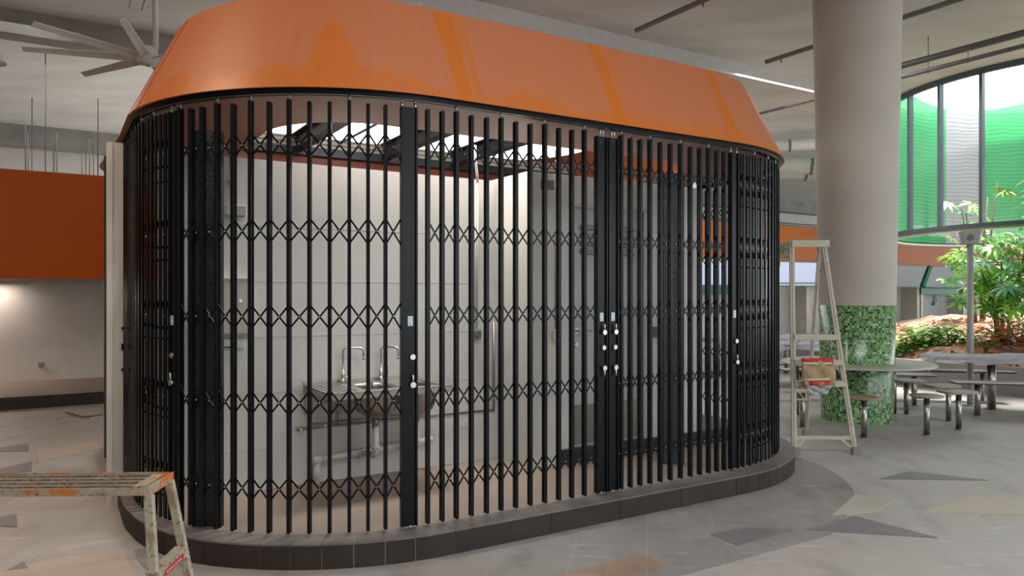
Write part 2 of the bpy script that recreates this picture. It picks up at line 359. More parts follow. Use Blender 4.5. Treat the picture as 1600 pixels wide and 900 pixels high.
    def build(s, name, mats, parent=None, autosm=False, bevel=0, recalc=True):
        if recalc: bmesh.ops.recalc_face_normals(s.b, faces=s.b.faces)
        me = bpy.data.meshes.new(name); s.b.to_mesh(me); s.b.free()
        if not isinstance(mats, (list, tuple)): mats = [mats]
        for m in mats: me.materials.append(M[m])
        o = bpy.data.objects.new(name, me); COL.objects.link(o)
        if parent:
            o.parent = parent
        if bevel:
            b = o.modifiers.new('bevel', 'BEVEL'); b.width = bevel; b.segments = 2; b.limit_method = 'ANGLE'
        return o
def world_parent(o, e):                       # o was built in world coordinates
    o.parent = e
    m = Matrix.Translation(e.location) @ Matrix.Rotation(e.rotation_euler.z, 4, 'Z')
    o.matrix_parent_inverse = m.inverted()
    return o
def thing(name, label, cat, loc=(0, 0, 0), rz=0, group=None):
    o = bpy.data.objects.new(name, None); COL.objects.link(o); o.location = loc; o.rotation_euler = (0, 0, rz); o.empty_display_size = .1
    o['label'] = label; o['category'] = cat
    if group: o['group'] = group
    return o
def tag(o, label, cat, group=None, kind=None):
    o['label'] = label; o['category'] = cat
    if group: o['group'] = group
    if kind: o['kind'] = kind
    return o
def struct(o): o['kind'] = 'structure'; return o
def copy_tree(o, parent=None):
    c = o.copy(); COL.objects.link(c)
    if parent: c.parent = parent
    for ch in list(o.children): copy_tree(ch, c)
    return c
def frange(a, b, st):
    n = max(1, int(round((b-a)/st))); return [a+(b-a)*i/n for i in range(n+1)]
def arcts(a, b): return frange(a, b, .06)
def text(body, size, mt, parent=None, depth=.001, name='lettering'):
    cu = bpy.data.curves.new('t', 'FONT'); cu.body = body; cu.size = size; cu.extrude = depth; cu.align_x = 'CENTER'; cu.align_y = 'CENTER'
    t = bpy.data.objects.new('t', cu); COL.objects.link(t)
    bpy.context.view_layer.update()
    me = bpy.data.meshes.new_from_object(t.evaluated_get(bpy.context.evaluated_depsgraph_get()))
    bpy.data.objects.remove(t); me.materials.clear(); me.materials.append(M[mt])
    o = bpy.data.objects.new(name, me); COL.objects.link(o)
    if parent: o.parent = parent
    return o
def bp(x, y, z=0):                            # a point of the photo taken back to height z
    Y = (1.6-z)*1155/(y-457); return ((x-800)*Y/1155, Y)

# ------------------------------------------------------------------ SETTING
b = MB(); b.box(-45, 45, -25, 60, -.3, 0); struct(b.build('floor', 'floor'))
# ceiling slab with its skylight openings and the atrium hole
AC = (11.7, 15.3); AR = 3.6
def slab(name, z, h, outer, holes, mt):
    cu = bpy.data.curves.new('c', 'CURVE'); cu.dimensions = '2D'; cu.fill_mode = 'BOTH'; cu.extrude = h/2
    for poly in [outer]+holes:
        sp = cu.splines.new('POLY'); sp.points.add(len(poly)-1)
        for p, (x, y) in zip(sp.points, poly): p.co = (x, y, 0, 1)
        sp.use_cyclic_u = True
    t = bpy.data.objects.new('t', cu); t.location = (0, 0, 0); COL.objects.link(t); bpy.context.view_layer.update()
    me = bpy.data.meshes.new_from_object(t.evaluated_get(bpy.context.evaluated_depsgraph_get()))
    bpy.data.objects.remove(t); me.materials.clear(); me.materials.append(M[mt])
    for v in me.vertices: v.co.z += z+h/2
    o = bpy.data.objects.new(name, me); COL.objects.link(o); return o
def rectSN(s0, s1, n0, n1): return [tuple(SN(a, c)[:2]) for a, c in ((s0, n0), (s1, n0), (s1, n1), (s0, n1))]
ring = lambda r, k=64: [(AC[0]+r*math.cos(2*PI*i/k), AC[1]+r*math.sin(2*PI*i/k)) for i in range(k)]
struct(slab('ceiling', 5.7, .3, [(-26, -7.3), (30, -7.3), (30, 45), (-26, 45)],
            [rectSN(2.2, 13, 9.2, 17.3), ring(AR+.02)], 'conc'))
# downstand beams and panel lips along the hall
def boxSN(mb, s0, s1, n0, n1, z0, z1, mi=0): mb.box(s0, s1, n0, n1, z0, z1, mi, lambda s, n, z: SN(s, n, z))
k = 1
def trim(mb, mt):
    global k
    o = struct(mb.build('trim_%d' % k, mt)); k += 1; return o
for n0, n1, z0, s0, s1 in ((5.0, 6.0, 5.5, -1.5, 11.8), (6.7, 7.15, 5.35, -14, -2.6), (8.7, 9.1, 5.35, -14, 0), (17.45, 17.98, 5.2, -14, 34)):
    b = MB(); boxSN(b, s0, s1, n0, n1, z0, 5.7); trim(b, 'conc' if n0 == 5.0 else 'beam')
b = MB(); boxSN(b, -1.5, 11.8, 4.93, 5.0, 5.46, 5.7); trim(b, 'whitepipe')
b = MB(); boxSN(b, -14, 36, 18, 18.3, 0, 5.7); struct(b.build('wall_back', 'side_wall'))
b = MB(); b.box(-26, 7, -7.3, -7, 0, 5.7); struct(b.build('wall_front', 'side_wall'))
b = MB(); b.box(-17.3, -17, -7, 24, 0, 5.7); struct(b.build('wall_left', 'side_wall'))  # out of view, added to darken the left side of the hall
# left stage recess: riser, platform, wall, soffit, lining
b = MB(); boxSN(b, -12, 2.6, 8.0, 10.1, 0, .17); trim(b, 'floor_in')
b = MB(); boxSN(b, -12, 2.6, 7.97, 8.0, 0, .172); trim(b, 'dark_tile')
b = MB(); boxSN(b, -12, 2.6, 10.1, 10.3, 0, 3.2); struct(b.build('wall_stage', 'side_wall'))
b = MB(); boxSN(b, -12, 2.6, 8.0, 10.1, 1.79, 1.9); trim(b, 'beam')
def uvpanel(name, s0, s1, n0, n1, z0, z1, mt, uo=0):
    mb = MB(); nn = int((s1-s0)/.6)+1
    uv = mb.b.loops.layers.uv.new('UVMap'); mb.uv = uv
    boxSN(mb, s0, s1, n0, n1, z0, z1)
    o = mb.build(name, mt); me = o.data; ul = me.uv_layers[0]
    for p in me.polygons:
        for li in p.loop_indices:
            v = me.vertices[me.loops[li].vertex_index].co
            s = (v.x-A0[0])*U[0]+(v.y-A0[1])*U[1]; ul.data[li].uv = (s, v.z-z0+uo)
    return o
tag(uvpanel('fascia_board', -12, 3.2, 7.9, 8.05, 1.79, 3.27, 'orange', .3), 'dark orange wood grain fascia wall over the raised stage at left', 'fascia')
tag(uvpanel('fascia_board', 3.2, 30, 7.9, 8.05, 2.38, 3.25, 'orange_r', .4), 'bright orange fascia board running above the far stall lightboxes', 'fascia')

# walls of the far stall row on the right
b = MB(); boxSN(b, 3.2, 30, 8.7, 8.9, 0, 2.5); struct(b.build('wall_stalls', 'side_wall'))
b = MB(); boxSN(b, 3.2, 30, 8.0, 8.9, 2.34, 2.40); trim(b, 'side_wall')

# floor inlays (polygons read off the floor)
def inlay(pts, mt, z=.004):
    mb = MB(); mb.prism(pts, -.01, z); return trim(mb, mt)
# slate band round the kiosk
b = MB(); ts = arcts(-1.9, LS+1.6)
for a, c in zip(ts, ts[1:]):
    def wd_(t): return .05+.95*max(0, min(1, (t+1.9)/2.0))*max(0, min(1, (4.2-t)/1.9))
    b.hexa([T(a, .06, -.01), T(c, .06, -.01), T(c, .13+wd_(c), -.01), T(a, .13+wd_(a), -.01), T(a, .06, .003), T(c, .06, .003), T(c, .13+wd_(c), .003), T(a, .13+wd_(a), .003)])
trim(b, 'slate')
for px, mt, z in (
    ([(1258, 829), (1335, 807), (1465, 841)], 'triangle', .006),
    ([(1110, 836), (1168, 825), (1240, 829), (1152, 854)], 'triangle', .006),
    ([(1375, 749), (1420, 737), (1545, 751)], 'triangle', .006),
    ([(870, 900), (1000, 867), (1045, 884), (985, 905)], 'pink', .005),
    ([(1300, 806), (1338, 772), (1400, 780), (1370, 800)], 'sand', .005),
    ([(1440, 800), (1520, 776), (1600, 782), (1600, 806)], 'peach', .005),
    ([(0, 700), (45, 694), (45, 705), (0, 706)], 'triangle', .006),
    ([(0, 733), (50, 722), (49, 737), (0, 742)], 'triangle', .006),
    ([(0, 808), (26, 804), (27, 824), (0, 823)], 'triangle', .006),
    ([(10, 893), (37, 878), (44, 889)], 'triangle', .006),
    ([(0, 896), (90, 872), (195, 868), (214, 905), (0, 940)], 'peach', .005),
    ([(55, 702), (150, 690), (165, 700), (60, 722)], 'peach', .005)):
    inlay([bp(*p) for p in px], mt, z)

# ------------------------------------------------------------------ KIOSK
# kerb
kerb = thing('tiled_kerb', 'low dark brown tiled kerb curving around the base of the caged kiosk', 'kerb', SN(1.5, 0, 0))
T0, T1 = -LS*0-PI*R, LS+PI*R
allts = arcts(-END, LS+END)
KO = lambda t: -.07*max(0, min(1, (-t-1.4)/.8))
core = MB(); core.sweep(allts, [(.146, 0), (.146, .144), (-.03, .144), (-.03, 0)], of=KO)
world_parent(core.build('kerb_core', 'grout'), kerb)
def solve_t(x, o=.15):
    best = None; t = -3.2; f = lambda q: (lambda v: 800+1155*v.x/v.y)(T(q, o))
    while t < 3.8:
        if (f(t)-x)*(f(t+.004)-x) <= 0: best = t+.002
        t += .004
    return best
joints = [-END+.1655*i for i in range(0, 60) if -END+.1655*i < -.05]+[.02+0*1]
jx = [solve_t(x) for x in (738, 860, 968, 1064, 1150)]
joints = [j for j in joints if j < jx[0]-.1]+jx+[jx[-1]+.13*i for i in range(1, 50)]
tl = MB(); tp = MB()
for a, c in zip(joints, joints[1:]):
    st = frange(a+.0025, c-.0025, .08)
    tl.sweep(st, [(.142, .004), (.1525, .004), (.1525, .1495), (.142, .1495)], of=KO)
tops = [joints[i] for i in range(len(joints))]
for a, c in zip(tops, tops[1:]):
    st = frange(a+.0015, c-.0015, .08)
    tp.sweep(st, [(.1545, .140), (.1545, .1505), (-.03, .1505), (-.03, .140)], of=KO)
world_parent(tl.build('riser_tiles', 'kerb_tile'), kerb); world_parent(tp.build('top_tiles', 'kerb_top'), kerb)
# white chalky scuffs are in the top tile material; interior floor
poly = [tuple(T(t, -.031)[:2]) for t in allts]
b = MB(); b.prism(poly, 0, .146); trim(b, 'floor_in')
# interior walls
def wall(name, s0, s1, n0, n1, z0, z1, mt='white_wall'):
    mb = MB(); boxSN(mb, s0, s1, n0, n1, z0, z1); return struct(mb.build(name, mt))
wall('wall_kiosk_back', -1.25, 1.45, 1.43, 1.53, .146, 2.58)
wall('wall_kiosk_return', 1.45, 1.57, .93, 1.53, .146, 2.60)
wall('wall_kiosk_door_side', 1.57, 1.88, .93, 1.03, .146, 2.60)
wall('wall_kiosk_right', 2.72, 3.42, .93, 1.03, .27, 2.60)
wall('wall_kiosk_lintel', 1.88, 2.72, .93, 1.03, 2.36, 2.60)
b = MB(); boxSN(b, 1.78, 4.15, .90, 1.6, .146, .27); trim(b, 'dark_tile')
# mortar lines, a shallow groove look on the back wall
b = MB()
for z in (.45, .86, 1.27, 1.68, 2.09): boxSN(b, -1.25, 1.45, 1.4285, 1.4305, z, z+.003)
trim(b, 'side_wall')
# slab pier on the far left end
b = MB(); boxSN(b, -1.53, -1.427, 2.10, 2.25, 0, 2.725); boxSN(b, -1.533, -1.497, 2.095, 2.2, 0, 2.725); struct(b.build('wall_end_pier', 'pier'))
b = MB(); boxSN(b, -1.4996, -1.44, 3.2, 3.26, .15, 2.8); trim(b, 'darkbeam')
pier = thing('gate_latch_plates', 'three small black latch fittings on the edge of the white end pier', 'latch', SN(-1.42, 2.09, 1.2))
for z, h in ((1.33, .02), (1.19, .05), (1.02, .02)):
    mb = MB(); boxSN(mb, -1.44, -1.41, 2.085, 2.10, z-h/2, z+h/2); mb.tube([SN(-1.435, 2.07, z), SN(-1.435, 2.1, z)], .006, 8)
    world_parent(mb.build('latch_plate', 'rubber'), pier)

# canopy: fascia, lip, soffit, roof steel
can = thing('kiosk_canopy', 'wide orange canopy band with drip stains around the top of the caged kiosk', 'canopy', SN(1.5, 1.64, 2.8))
ring_ts = allts
FB = .062; FT = -.27; ZB = 2.808; ZT = 3.48
FO = lambda t: .075*max(0, min(1, (-t-3.1)/1.8))
f = MB(); f.sweep(ring_ts, [(FB, ZB), (FT, ZT), (FT-.02, ZT), (FT-.05, ZT-.02), (FB-.10, ZB+.02), (FB-.012, ZB)], closed=True, ends=False, of=FO)
fo = world_parent(f.build('fascia_panel', 'fascia'), can)
for p in fo.data.polygons: p.use_smooth = True
e = fo.modifiers.new('split', 'EDGE_SPLIT'); e.split_angle = math.radians(32)
f = MB(); f.sweep(ring_ts, [(FB-.014, ZB+.004), (FB-.014, ZB+.012), (-.87, ZB+.012), (-.87, ZB+.004)], ends=False, of=FO)
world_parent(f.build('soffit', 'soffit'), can)
f = MB()
for t in (-2.15, -2.42, -2.9):
    f.hexa([T(t-.004, FB+.001, ZB+.003), T(t+.004, FB+.001, ZB+.003), T(t+.004, FB-.01, ZB+.003), T(t-.004, FB-.01, ZB+.003),
            T(t-.004, FT+.003, ZT), T(t+.004, FT+.003, ZT), T(t+.004, FT-.01, ZT), T(t-.004, FT-.01, ZT)])
world_parent(f.build('panel_seam', 'redbrown'), can)
f = MB(); boxSN(f, -1.2, 4.2, 4.02, 4.06, 2.82, 3.14); world_parent(f.build('rear_upstand', 'redbrown'), can)
f = MB(); boxSN(f, -1.2, 4.2, 3.95, 4.01, 3.12, 3.21)
world_parent(f.build('edge_angle', 'darkbeam'), can)
f = MB(); boxSN(f, -1.2, 4.2, 4.0, 4.05, 3.21, 3.31); boxSN(f, -1.2, 4.2, 3.97, 4.08, 3.31, 3.325); boxSN(f, -1.2, 4.2, 3.97, 4.08, 3.26, 3.27)
world_parent(f.build('channel_beam', 'creamsteel'), can)
for s in (.33, 1.36, 2.25):
    f = MB(); boxSN(f, s, s+.13, .5, 4.0, 3.16, 3.175); boxSN(f, s+.055, s+.075, .5, 4.0, 3.175, 3.32); boxSN(f, s, s+.13, .5, 4.0, 3.32, 3.335)
    world_parent(f.build('roof_beam', 'darkbeam'), can)
for s in (-.15, .9):
    f = MB(); boxSN(f, s, s+.02, .5, 4.0, 3.3, 3.32)
    world_parent(f.build('tie_rod', 'pipe'), can)
# gate track
tr = thing('gate_track', 'black curved ceiling track under the orange canopy edge', 'track', T(1.3, 0, 2.79))
f = MB(); rt = arcts(-3.8, 6.4)
f.sweep(rt, [(.034, 2.776), (.034, 2.811), (.024, 2.811), (.024, 2.785), (.008, 2.785), (.008, 2.776)])
f.sweep(rt, [(-.034, 2.776), (-.034, 2.811), (-.024, 2.811), (-.024, 2.785), (-.008, 2.785), (-.008, 2.776)])
f.sweep(rt, [(-.024, 2.803), (-.024, 2.811), (.024, 2.811), (.024, 2.803)])
world_parent(f.build('track_rail', 'black'), tr)

# ---- gates
ROWS = [.427+.514*i for i in range(5)]; ZG0 = .168
def bar_mesh(top):
    mb = MB()
    for y0, y1 in ((-.019, -.007), (.007, .019)):          # two channels back to back, the lattice runs between
        mb.box(-.0105, .0105, y0, y1, ZG0, top)
    for z in (.3, .8, 1.3, 1.8, 2.3): mb.box(-.004, .004, -.007, .007, z, z+.012)
    bmesh.ops.recalc_face_normals(mb.b, faces=mb.b.faces)
    me = bpy.data.meshes.new('bar'); mb.b.to_mesh(me); mb.b.free(); me.materials.append(M['black']); return me
BM = bar_mesh(2.735); BMH = bar_mesh(2.748)
mb = MB(); mb.tube([(0, 0, 2.745), (0, 0, 2.757)], .008, 8); mb.tube([(0, 0, 2.757), (0, 0, 2.782)], .0075, 8)
ho = mb.build('hanger_pin', 'chrome'); HM = ho.data; bpy.data.objects.remove(ho)
def place(me, name, t, par, z=0, mt=None):
    o = bpy.data.objects.new(name, me); COL.objects.link(o); p = T(t); 
    o.location = Vector((p.x, p.y, z)); o.rotation_euler = (0, 0, tdir(t))
    return world_parent(o, par)
# post and its fittings, in local axes (x along the gate, -y to the outside)
def post_mesh(w=.098, top=2.735):
    mb = MB(); h = w/2
    mb.box(-h, h, -.008, .02, ZG0, top); mb.box(-h, -h+.012, -.022, -.008, ZG0, top); mb.box(h-.012, h, -.022, -.008, ZG0, top)
    mb.box(-h+.006, -h+.018, .02, .03, ZG0, top); mb.box(h-.018, h-.006, .02, .03, ZG0, top)
    return mb
def gate(label, tlist, hang, posts, long_pin=False):
    tm = sum(tlist)/len(tlist)
    e = thing('collapsible_gate', label, 'gate', T(tm, 0, .15), tdir(tm), None)
    for i, t in enumerate(tlist):
        hg = i in hang
        o = place(BMH if hg else BM, 'bar', t, e)
        if hg: c = bpy.data.objects.new('hanger_pin', HM); COL.objects.link(c); c.parent = o
    members = sorted([(t, .011) for t in tlist]+[(p[0], p[1]/2) for p in posts])
    for z in ROWS:
        mb = MB()
        for (a, wa), (c, wc) in zip(members, members[1:]):
            ta, tb = (a+wa-.006, c-wc+.006) if (wa > .02 or wc > .02) else (a, c)
            if wa > .02: ta = a+wa-.004
            else: ta = a
            if wc > .02: tb = c-wc+.004
            else: tb = c
            g_ = tb-ta
            if g_ < .012: continue
            gg = min(g_, .16); h = math.sqrt(max(.0004, .189**2-gg**2))/2
            mb.bar(T(ta, .002, z+h), T(tb, .002, z-h), .011, .003, up=tuple(T(ta, 1)-T(ta, 0)))
            mb.bar(T(ta, -.002, z-h), T(tb, -.002, z+h), .011, .003, up=tuple(T(ta, 1)-T(ta, 0)))
            tmid = (ta+tb)/2
            mb.sphere(T(tmid, .006, z), .0055, 6, mi=1)
        if len(mb.b.verts) == 0: continue
        world_parent(mb.build('lattice_row', ['black', 'chrome']), e)
    for (t, w, kind) in posts:
        top = 2.715 if kind == 'double' else 2.735
        mb = post_mesh(w, top)
        me = mb.build('lock_post', 'black', bevel=.0015); COL.objects.unlink(me)
        o = place(me.data, 'lock_post', t, e); 
        bv = o.modifiers.new('bevel', 'BEVEL'); bv.width = .0015; bv.segments = 1
        def sub(name, mb_, mt):
            q = mb_.build(name, mt); q.parent = o; return q
        off = {'B': .008, 'A': -.012}.get(kind, 0.0)
        m1 = MB(); m1.box(-.016+off, .016+off, -.0105, -.0082, 1.395, 1.455); sub('sticker', m1, 'sticker')
        m2 = MB()
        for zz in (1.44, 1.43, 1.415): m2.box(-.011+off, .011+off-(zz == 1.415)*.008, -.0109, -.0104, zz, zz+.003)
        m2.box(-.006+off, .004+off, -.0109, -.0104, 1.40, 1.409); sub('sticker_print', m2, 'grey_plastic')
        m3 = MB(); m3.tube([(off+.012, -.0085, 1.205), (off+.012, -.016, 1.205)], .024, 20); sub('lock_rosette', m3, 'rubber')
        m4 = MB(); m4.tube([(off+.012, -.016, 1.205), (off+.012, -.026, 1.205)], .0165, 20); m4.box(off+.010, off+.014, -.028, -.0262, 1.203, 1.215, 0); sub('lock_cylinder', m4, 'chrome')
        def lever(z, dn):
            m5 = MB(); m5.tube([(off+.012, -.0085, z), (off+.012, -.03, z)], .014, 16); m5.tube([(off+.012, -.03, z), (off+.012, -.034, z)], .018, 16)
            d = -1 if dn else 1
            m5.tube([(off+.012, -.026, z+d*.01), (off+.012, -.03, z+d*.062)], [.008, .006], 10); sub('lever_handle', m5, 'chrome')
        if kind == 'double': lever(1.315, False); lever(1.06, True)
        else: lever(1.035, False)
        m6 = MB()
        if kind == 'double':
            for xx in (-.006, .018):
                m6.tube([(xx, 0, top), (xx, 0, 2.785)], .0065, 10)
            for xx in (-.012, .006):
                for zz in (2.672, 2.695): m6.sphere((xx, -.01, zz), .003, 6)
        else:
            for xx in (-w/2+.01, w/2-.01):
                m6.tube([(xx, 0, 2.73), (xx, 0, 2.762)], .008, 10); m6.tube([(xx, 0, 2.76), (xx, 0, 2.785)], .005, 10)
        sub('hanger_pin', m6, 'chrome')
        m7 = MB(); m7.tube([(off, -.004, .151), (off, -.004, .172)], .006, 10); sub('floor_bolt', m7, 'chrome')
    return e
gA = [-3.68+.078*i for i in range(20)]+[-2.085, -2.03, -1.965, -1.905, -1.845]
gate('collapsed black folding gate bunched beside the white end pier', gA, [3, 6, 10, 14, 18, 21], [(-1.768, .078, 'A')])
gB = [-1.706, -1.605, -1.509, -1.395, -1.279, -1.163, -1.045, -.925, -.803, -.685, -.571, -.461, -.357]
gate('black curved folding gate in front of the stainless sink', gB, [0, 3, 5, 7, 10], [(-.213, .104, 'B')])
gC = [-.091, .007, .107, .215, .327, .437, .55, .665, .783, .90, 1.011, 1.121]
gate('black straight folding gate between the single lock post and the paired lock posts', gC, [2, 5, 8, 11], [(1.270, .094, 'double')])
gD = [1.455, 1.543, 1.637, 1.735, 1.838, 1.941, 2.047, 2.152, 2.253, 2.351, 2.442, 2.527]
gate('black folding gate right of the paired lock posts, in front of the louvred door', gD, [0, 3, 6, 9], [(1.374, .094, 'double')])
gE = [2.749, 2.837]+[2.925+.088*i for i in range(7)]+[3.57+.124*i for i in range(20)]
gate('black folding gate curving round the right end of the kiosk beside the ladder', gE, [2, 5, 8, 11, 14, 17, 20, 23, 26], [(2.640, .088, 'E')])

# black fins and the folded gate bundle inside
def fin(s, n, rz, label, z0=.146):
    e = thing('tall_black_panel', label, 'panel', SN(s, n, z0), rz)
    mb = MB(); mb.box(-.085, .085, -.02, .02, 0, 2.46); mb.build('panel_sheet', 'black_tex', e, bevel=.003)
    mb = MB(); mb.box(-.09, -.083, -.024, .024, 0, 2.46); mb.box(.083, .09, -.024, .024, 0, 2.46); mb.build('edge_trim', 'black', e)
    return e
fin(-1.05, .73, 0, 'tall black textured panel standing just behind the curved gate, left of the sink')
fin(2.6, .45, 0, 'tall black panel standing behind the gate, right of the louvred door')
e = thing('folded_gate_bundle', 'tightly folded black gate standing on the dark plinth inside the kiosk', 'gate', SN(3.55, 1.10, .27), ANG)
for i in range(5):
    mb = MB(); mb.box(-.09+.028*i, -.072+.028*i, -.02, .02, .03, 2.33); mb.build('bar', 'black', e)
mb = MB(); mb.box(-.09, .05, -.03, .03, 0, .03); mb.build('base_plate', 'pvc', e)
mb = MB(); mb.box(-.04, .04, -.03, .03, 2.33, 2.42); mb.build('top_bracket', 'pvc', e)

# ---- door
d = thing('louvred_door', 'grey steel door with louvre vents and a dark kick plate', 'door', SN(2.3, .93, .27), ANG)
mb = MB()
mb.box(-.40, .40, .03, .07, 0, 2.06); do = mb.build('door_leaf', 'grey_door', d)
mb = MB(); mb.box(-.36, .36, .022, .03, .02, .36); mb.build('kick_plate', 'kick', d)
mb = MB()
for i in range(4): mb.hexa([(-.30, .028, 1.66+.07*i), (.30, .028, 1.66+.07*i), (.30, .03, 1.66+.07*i), (-.30, .03, 1.66+.07*i), (-.30, -.004, 1.668+.07*i), (.30, -.004, 1.668+.07*i), (.30, .03, 1.715+.07*i), (-.30, .03, 1.715+.07*i)])
mb.build('louvre', 'louv', d)
mb = MB(); mb.box(-.43, -.40, -.005, .08, 0, 2.09); mb.box(.40, .43, -.005, .08, 0, 2.09); mb.box(-.43, .43, -.005, .08, 2.06, 2.09); mb.build('door_frame', 'grey_door', d)
mb = MB(); mb.tube([(-.34, .03, 1.0), (-.34, -.02, 1.0), (-.33, -.025, 1.0), (-.22, -.025, 1.0)], .009, 8); mb.tube([(-.34, .02, 1.0), (-.34, .03, 1.0)], .025, 14); mb.build('door_handle', 'chrome', d)
mb = MB(); mb.tube([(-.34, .018, .88), (-.34, .03, .88)], .02, 14); mb.build('lock_rose', 'chrome', d)

# ---- sink
sk = thing('stainless_sink', 'wall mounted stainless steel double bowl sink with drainboard', 'sink', SN(.2, 1.43, .9), ANG)
mb = MB(); W0, W1, D0, D1 = -.46, .49, -.63, -.01          # local x along wall, y towards room negative
bowls = [(-.155, .13), (.20, .44)]; by = (-.53, -.14)
xs = [W0, bowls[0][0], bowls[0][1], bowls[1][0], bowls[1][1], W1]
for i in range(5):
    if i in (1, 3): mb.box(xs[i], xs[i+1], D0, by[0], -.01, .0); mb.box(xs[i], xs[i+1], by[1], D1, -.01, .0)
    else: mb.box(xs[i], xs[i+1], D0, D1, -.01, .0)
mb.box(W0, W1, D0, D0+.006, -.045, 0); mb.box(W0, W0+.006, D0, D1, -.045, 0); mb.box(W1-.006, W1, D0, D1, -.045, 0); mb.box(W0, W1, D1-.01, D1, 0, .025)
for i in range(5): mb.box(W0+.04+.045*i, W0+.048+.045*i, D0+.06, D1-.1, 0, .004)
mb.build('sink_top', 'steel', sk, bevel=.002)
for x0, x1 in bowls:
    mb = MB(); cx = (x0+x1)/2; cy = sum(by)/2; hx = (x1-x0)/2; hy = (by[1]-by[0])/2
    rings = []
    for k_, (f_, z) in enumerate(((1, 0), (1.0, -.03), (.97, -.12), (.86, -.19), (.55, -.225), (.12, -.24))):
        rg = []
        for q in range(24):
            a = 2*PI*q/24; ex = 4 if f_ > .9 else 2.6
            ca, sa = math.cos(a), math.sin(a); rr = (abs(ca)**ex+abs(sa)**ex)**(-1/ex)
            rg.append(mb.b.verts.new((cx+hx*f_*rr*ca, cy+hy*f_*rr*sa, z-.003)))
        rings.append(rg)
    for a, c in zip(rings, rings[1:]):
        for q in range(24): mb.b.faces.new([a[q], a[(q+1) % 24], c[(q+1) % 24], c[q]]).smooth = True
    mb.b.faces.new(rings[-1])
    bo = mb.build('bowl', 'steel', sk); so = bo.modifiers.new('s', 'SOLIDIFY'); so.thickness = .003
    mb = MB(); mb.tube([(cx, cy+.12, -.10), (cx, cy+.12, .012)], .028, 14, cap=False); mb.build('overflow_tube', 'chrome', sk)
    mb = MB(); mb.tube([(cx, cy, -.235), (cx, cy, -.32)], [.03, .025], 14); mb.build('drain', 'kick', sk)
mb = MB()
for xx in (W0+.03, W1-.03): mb.bar((xx, D1, -.22), (xx, D0+.05, -.03), .03, .006); mb.box(xx-.015, xx+.015, D1-.006, D1, -.24, -.01)
mb.build('wall_bracket', 'steel', sk)
def tap(x, label, ang):
    p = thing('tap', label, 'tap', SN(.2+x, 1.43-.065, .9), ANG)
    mb = MB(); mb.tube([(0, 0, 0), (0, 0, .03)], .022, 14); mb.tube([(0, 0, .03), (0, 0, .085)], .016, 14); mb.build('tap_body', 'chrome', p)
    ca, sa = math.cos(ang), math.sin(ang)
    pts = [(0, 0, .08), (0, 0, .24)]+[((.035-.035*math.cos(a))*ca, (.035-.035*math.cos(a))*sa, .24+.03*math.sin(a)) for a in (.4, .8, 1.2, 1.57)]+[((.10)*ca, (.10)*sa, .27)]+[((.125+.03*math.sin(a))*ca, (.125+.03*math.sin(a))*sa, .24+.03*math.cos(a)) for a in (0.2, .7, 1.2, 1.57)]+[(.155*ca, .155*sa, .185)]
    mb = MB(); mb.tube(pts, .0085, 10); mb.tube([(.155*ca, .155*sa, .20), (.155*ca, .155*sa, .178)], .011, 10); mb.build('spout', 'chrome', p)
    mb = MB(); mb.tube([(0, 0, .045), (.045, -.02, .045)], .008, 8); mb.tube([(.045, -.02, .035), (.055, -.025, .12)], .005, 8); mb.build('tap_lever', 'chrome', p)
tap(-.17, 'left chrome gooseneck tap on the sink', -.35); tap(.14, 'right chrome gooseneck tap, half hidden by the lock post', -.9)
# drain and water pipes on the wall, one run each
cw = SN
pp = thing('drain_pipe', 'white plastic waste pipe under the sink running down the wall', 'pipe', SN(.2, 1.3, .146))
bx = .19
mb = MB(); mb.tube([SN(bx, 1.09, .60), SN(bx, 1.09, .40), SN(bx, 1.13, .37), SN(bx, 1.34, .345)], .024, 12)
mb.tube([SN(bx+.33, 1.09, .60), SN(bx+.33, 1.09, .42), SN(bx+.33, 1.15, .38), SN(bx+.33, 1.36, .37)], .024, 12)
mb.tube([SN(bx+.60, 1.375, .385), SN(-.17, 1.375, .325)], .026, 12); mb.tube([SN(-.17, 1.375, .34), SN(-.17, 1.375, .146)], .026, 12)
mb.tube([SN(-.20, 1.375, .325), SN(-.14, 1.375, .33)], .033, 12)
world_parent(mb.build('waste_pipe', 'pvc'), pp)
mb = MB()
for s_, z_ in ((bx, .40), (bx+.33, .42)): mb.tube([SN(s_, 1.09, z_+.02), SN(s_, 1.09, z_+.06)], .032, 12)
mb.tube([SN(.15, 1.375, .335), SN(.23, 1.375, .345)], .034, 12); world_parent(mb.build('pipe_collar', 'pvc'), pp)
pp = thing('water_pipe', 'thin steel water pipe running along the wall below the sink', 'pipe', SN(.5, 1.4, .57))
mb = MB(); mb.tube([SN(-.28, 1.405, .57), SN(1.40, 1.405, .575)], .010, 8); mb.tube([SN(-.20, 1.405, .60), SN(.75, 1.405, .60)], .008, 8)
mb.tube([SN(1.40, 1.405, .56), SN(1.40, 1.405, 1.35)], .010, 8)
for s_ in (.0, .37): mb.tube([SN(s_, 1.405, .58), SN(s_, 1.395, .70), SN(s_, 1.395, .86)], .006, 8)
world_parent(mb.build('pipe_run', 'steel'), pp)
mb = MB(); mb.tube([SN(-.31, 1.40, .57), SN(-.27, 1.40, .57)], .018, 10); mb.tube([SN(-.29, 1.37, .57), SN(-.29, 1.42, .57)], .014, 10); world_parent(mb.build('stop_valve', 'steel'), pp)
mb = MB()
for s_ in (.0, .37): mb.tube([SN(s_, 1.395, .67), SN(s_, 1.395, .74)], .012, 8)
for s_ in (-.1, .3, .75, 1.1): mb.tube([SN(s_, 1.40, .57), SN(s_, 1.42, .57)], .014, 8)
world_parent(mb.build('pipe_valve', 'chrome'), pp)

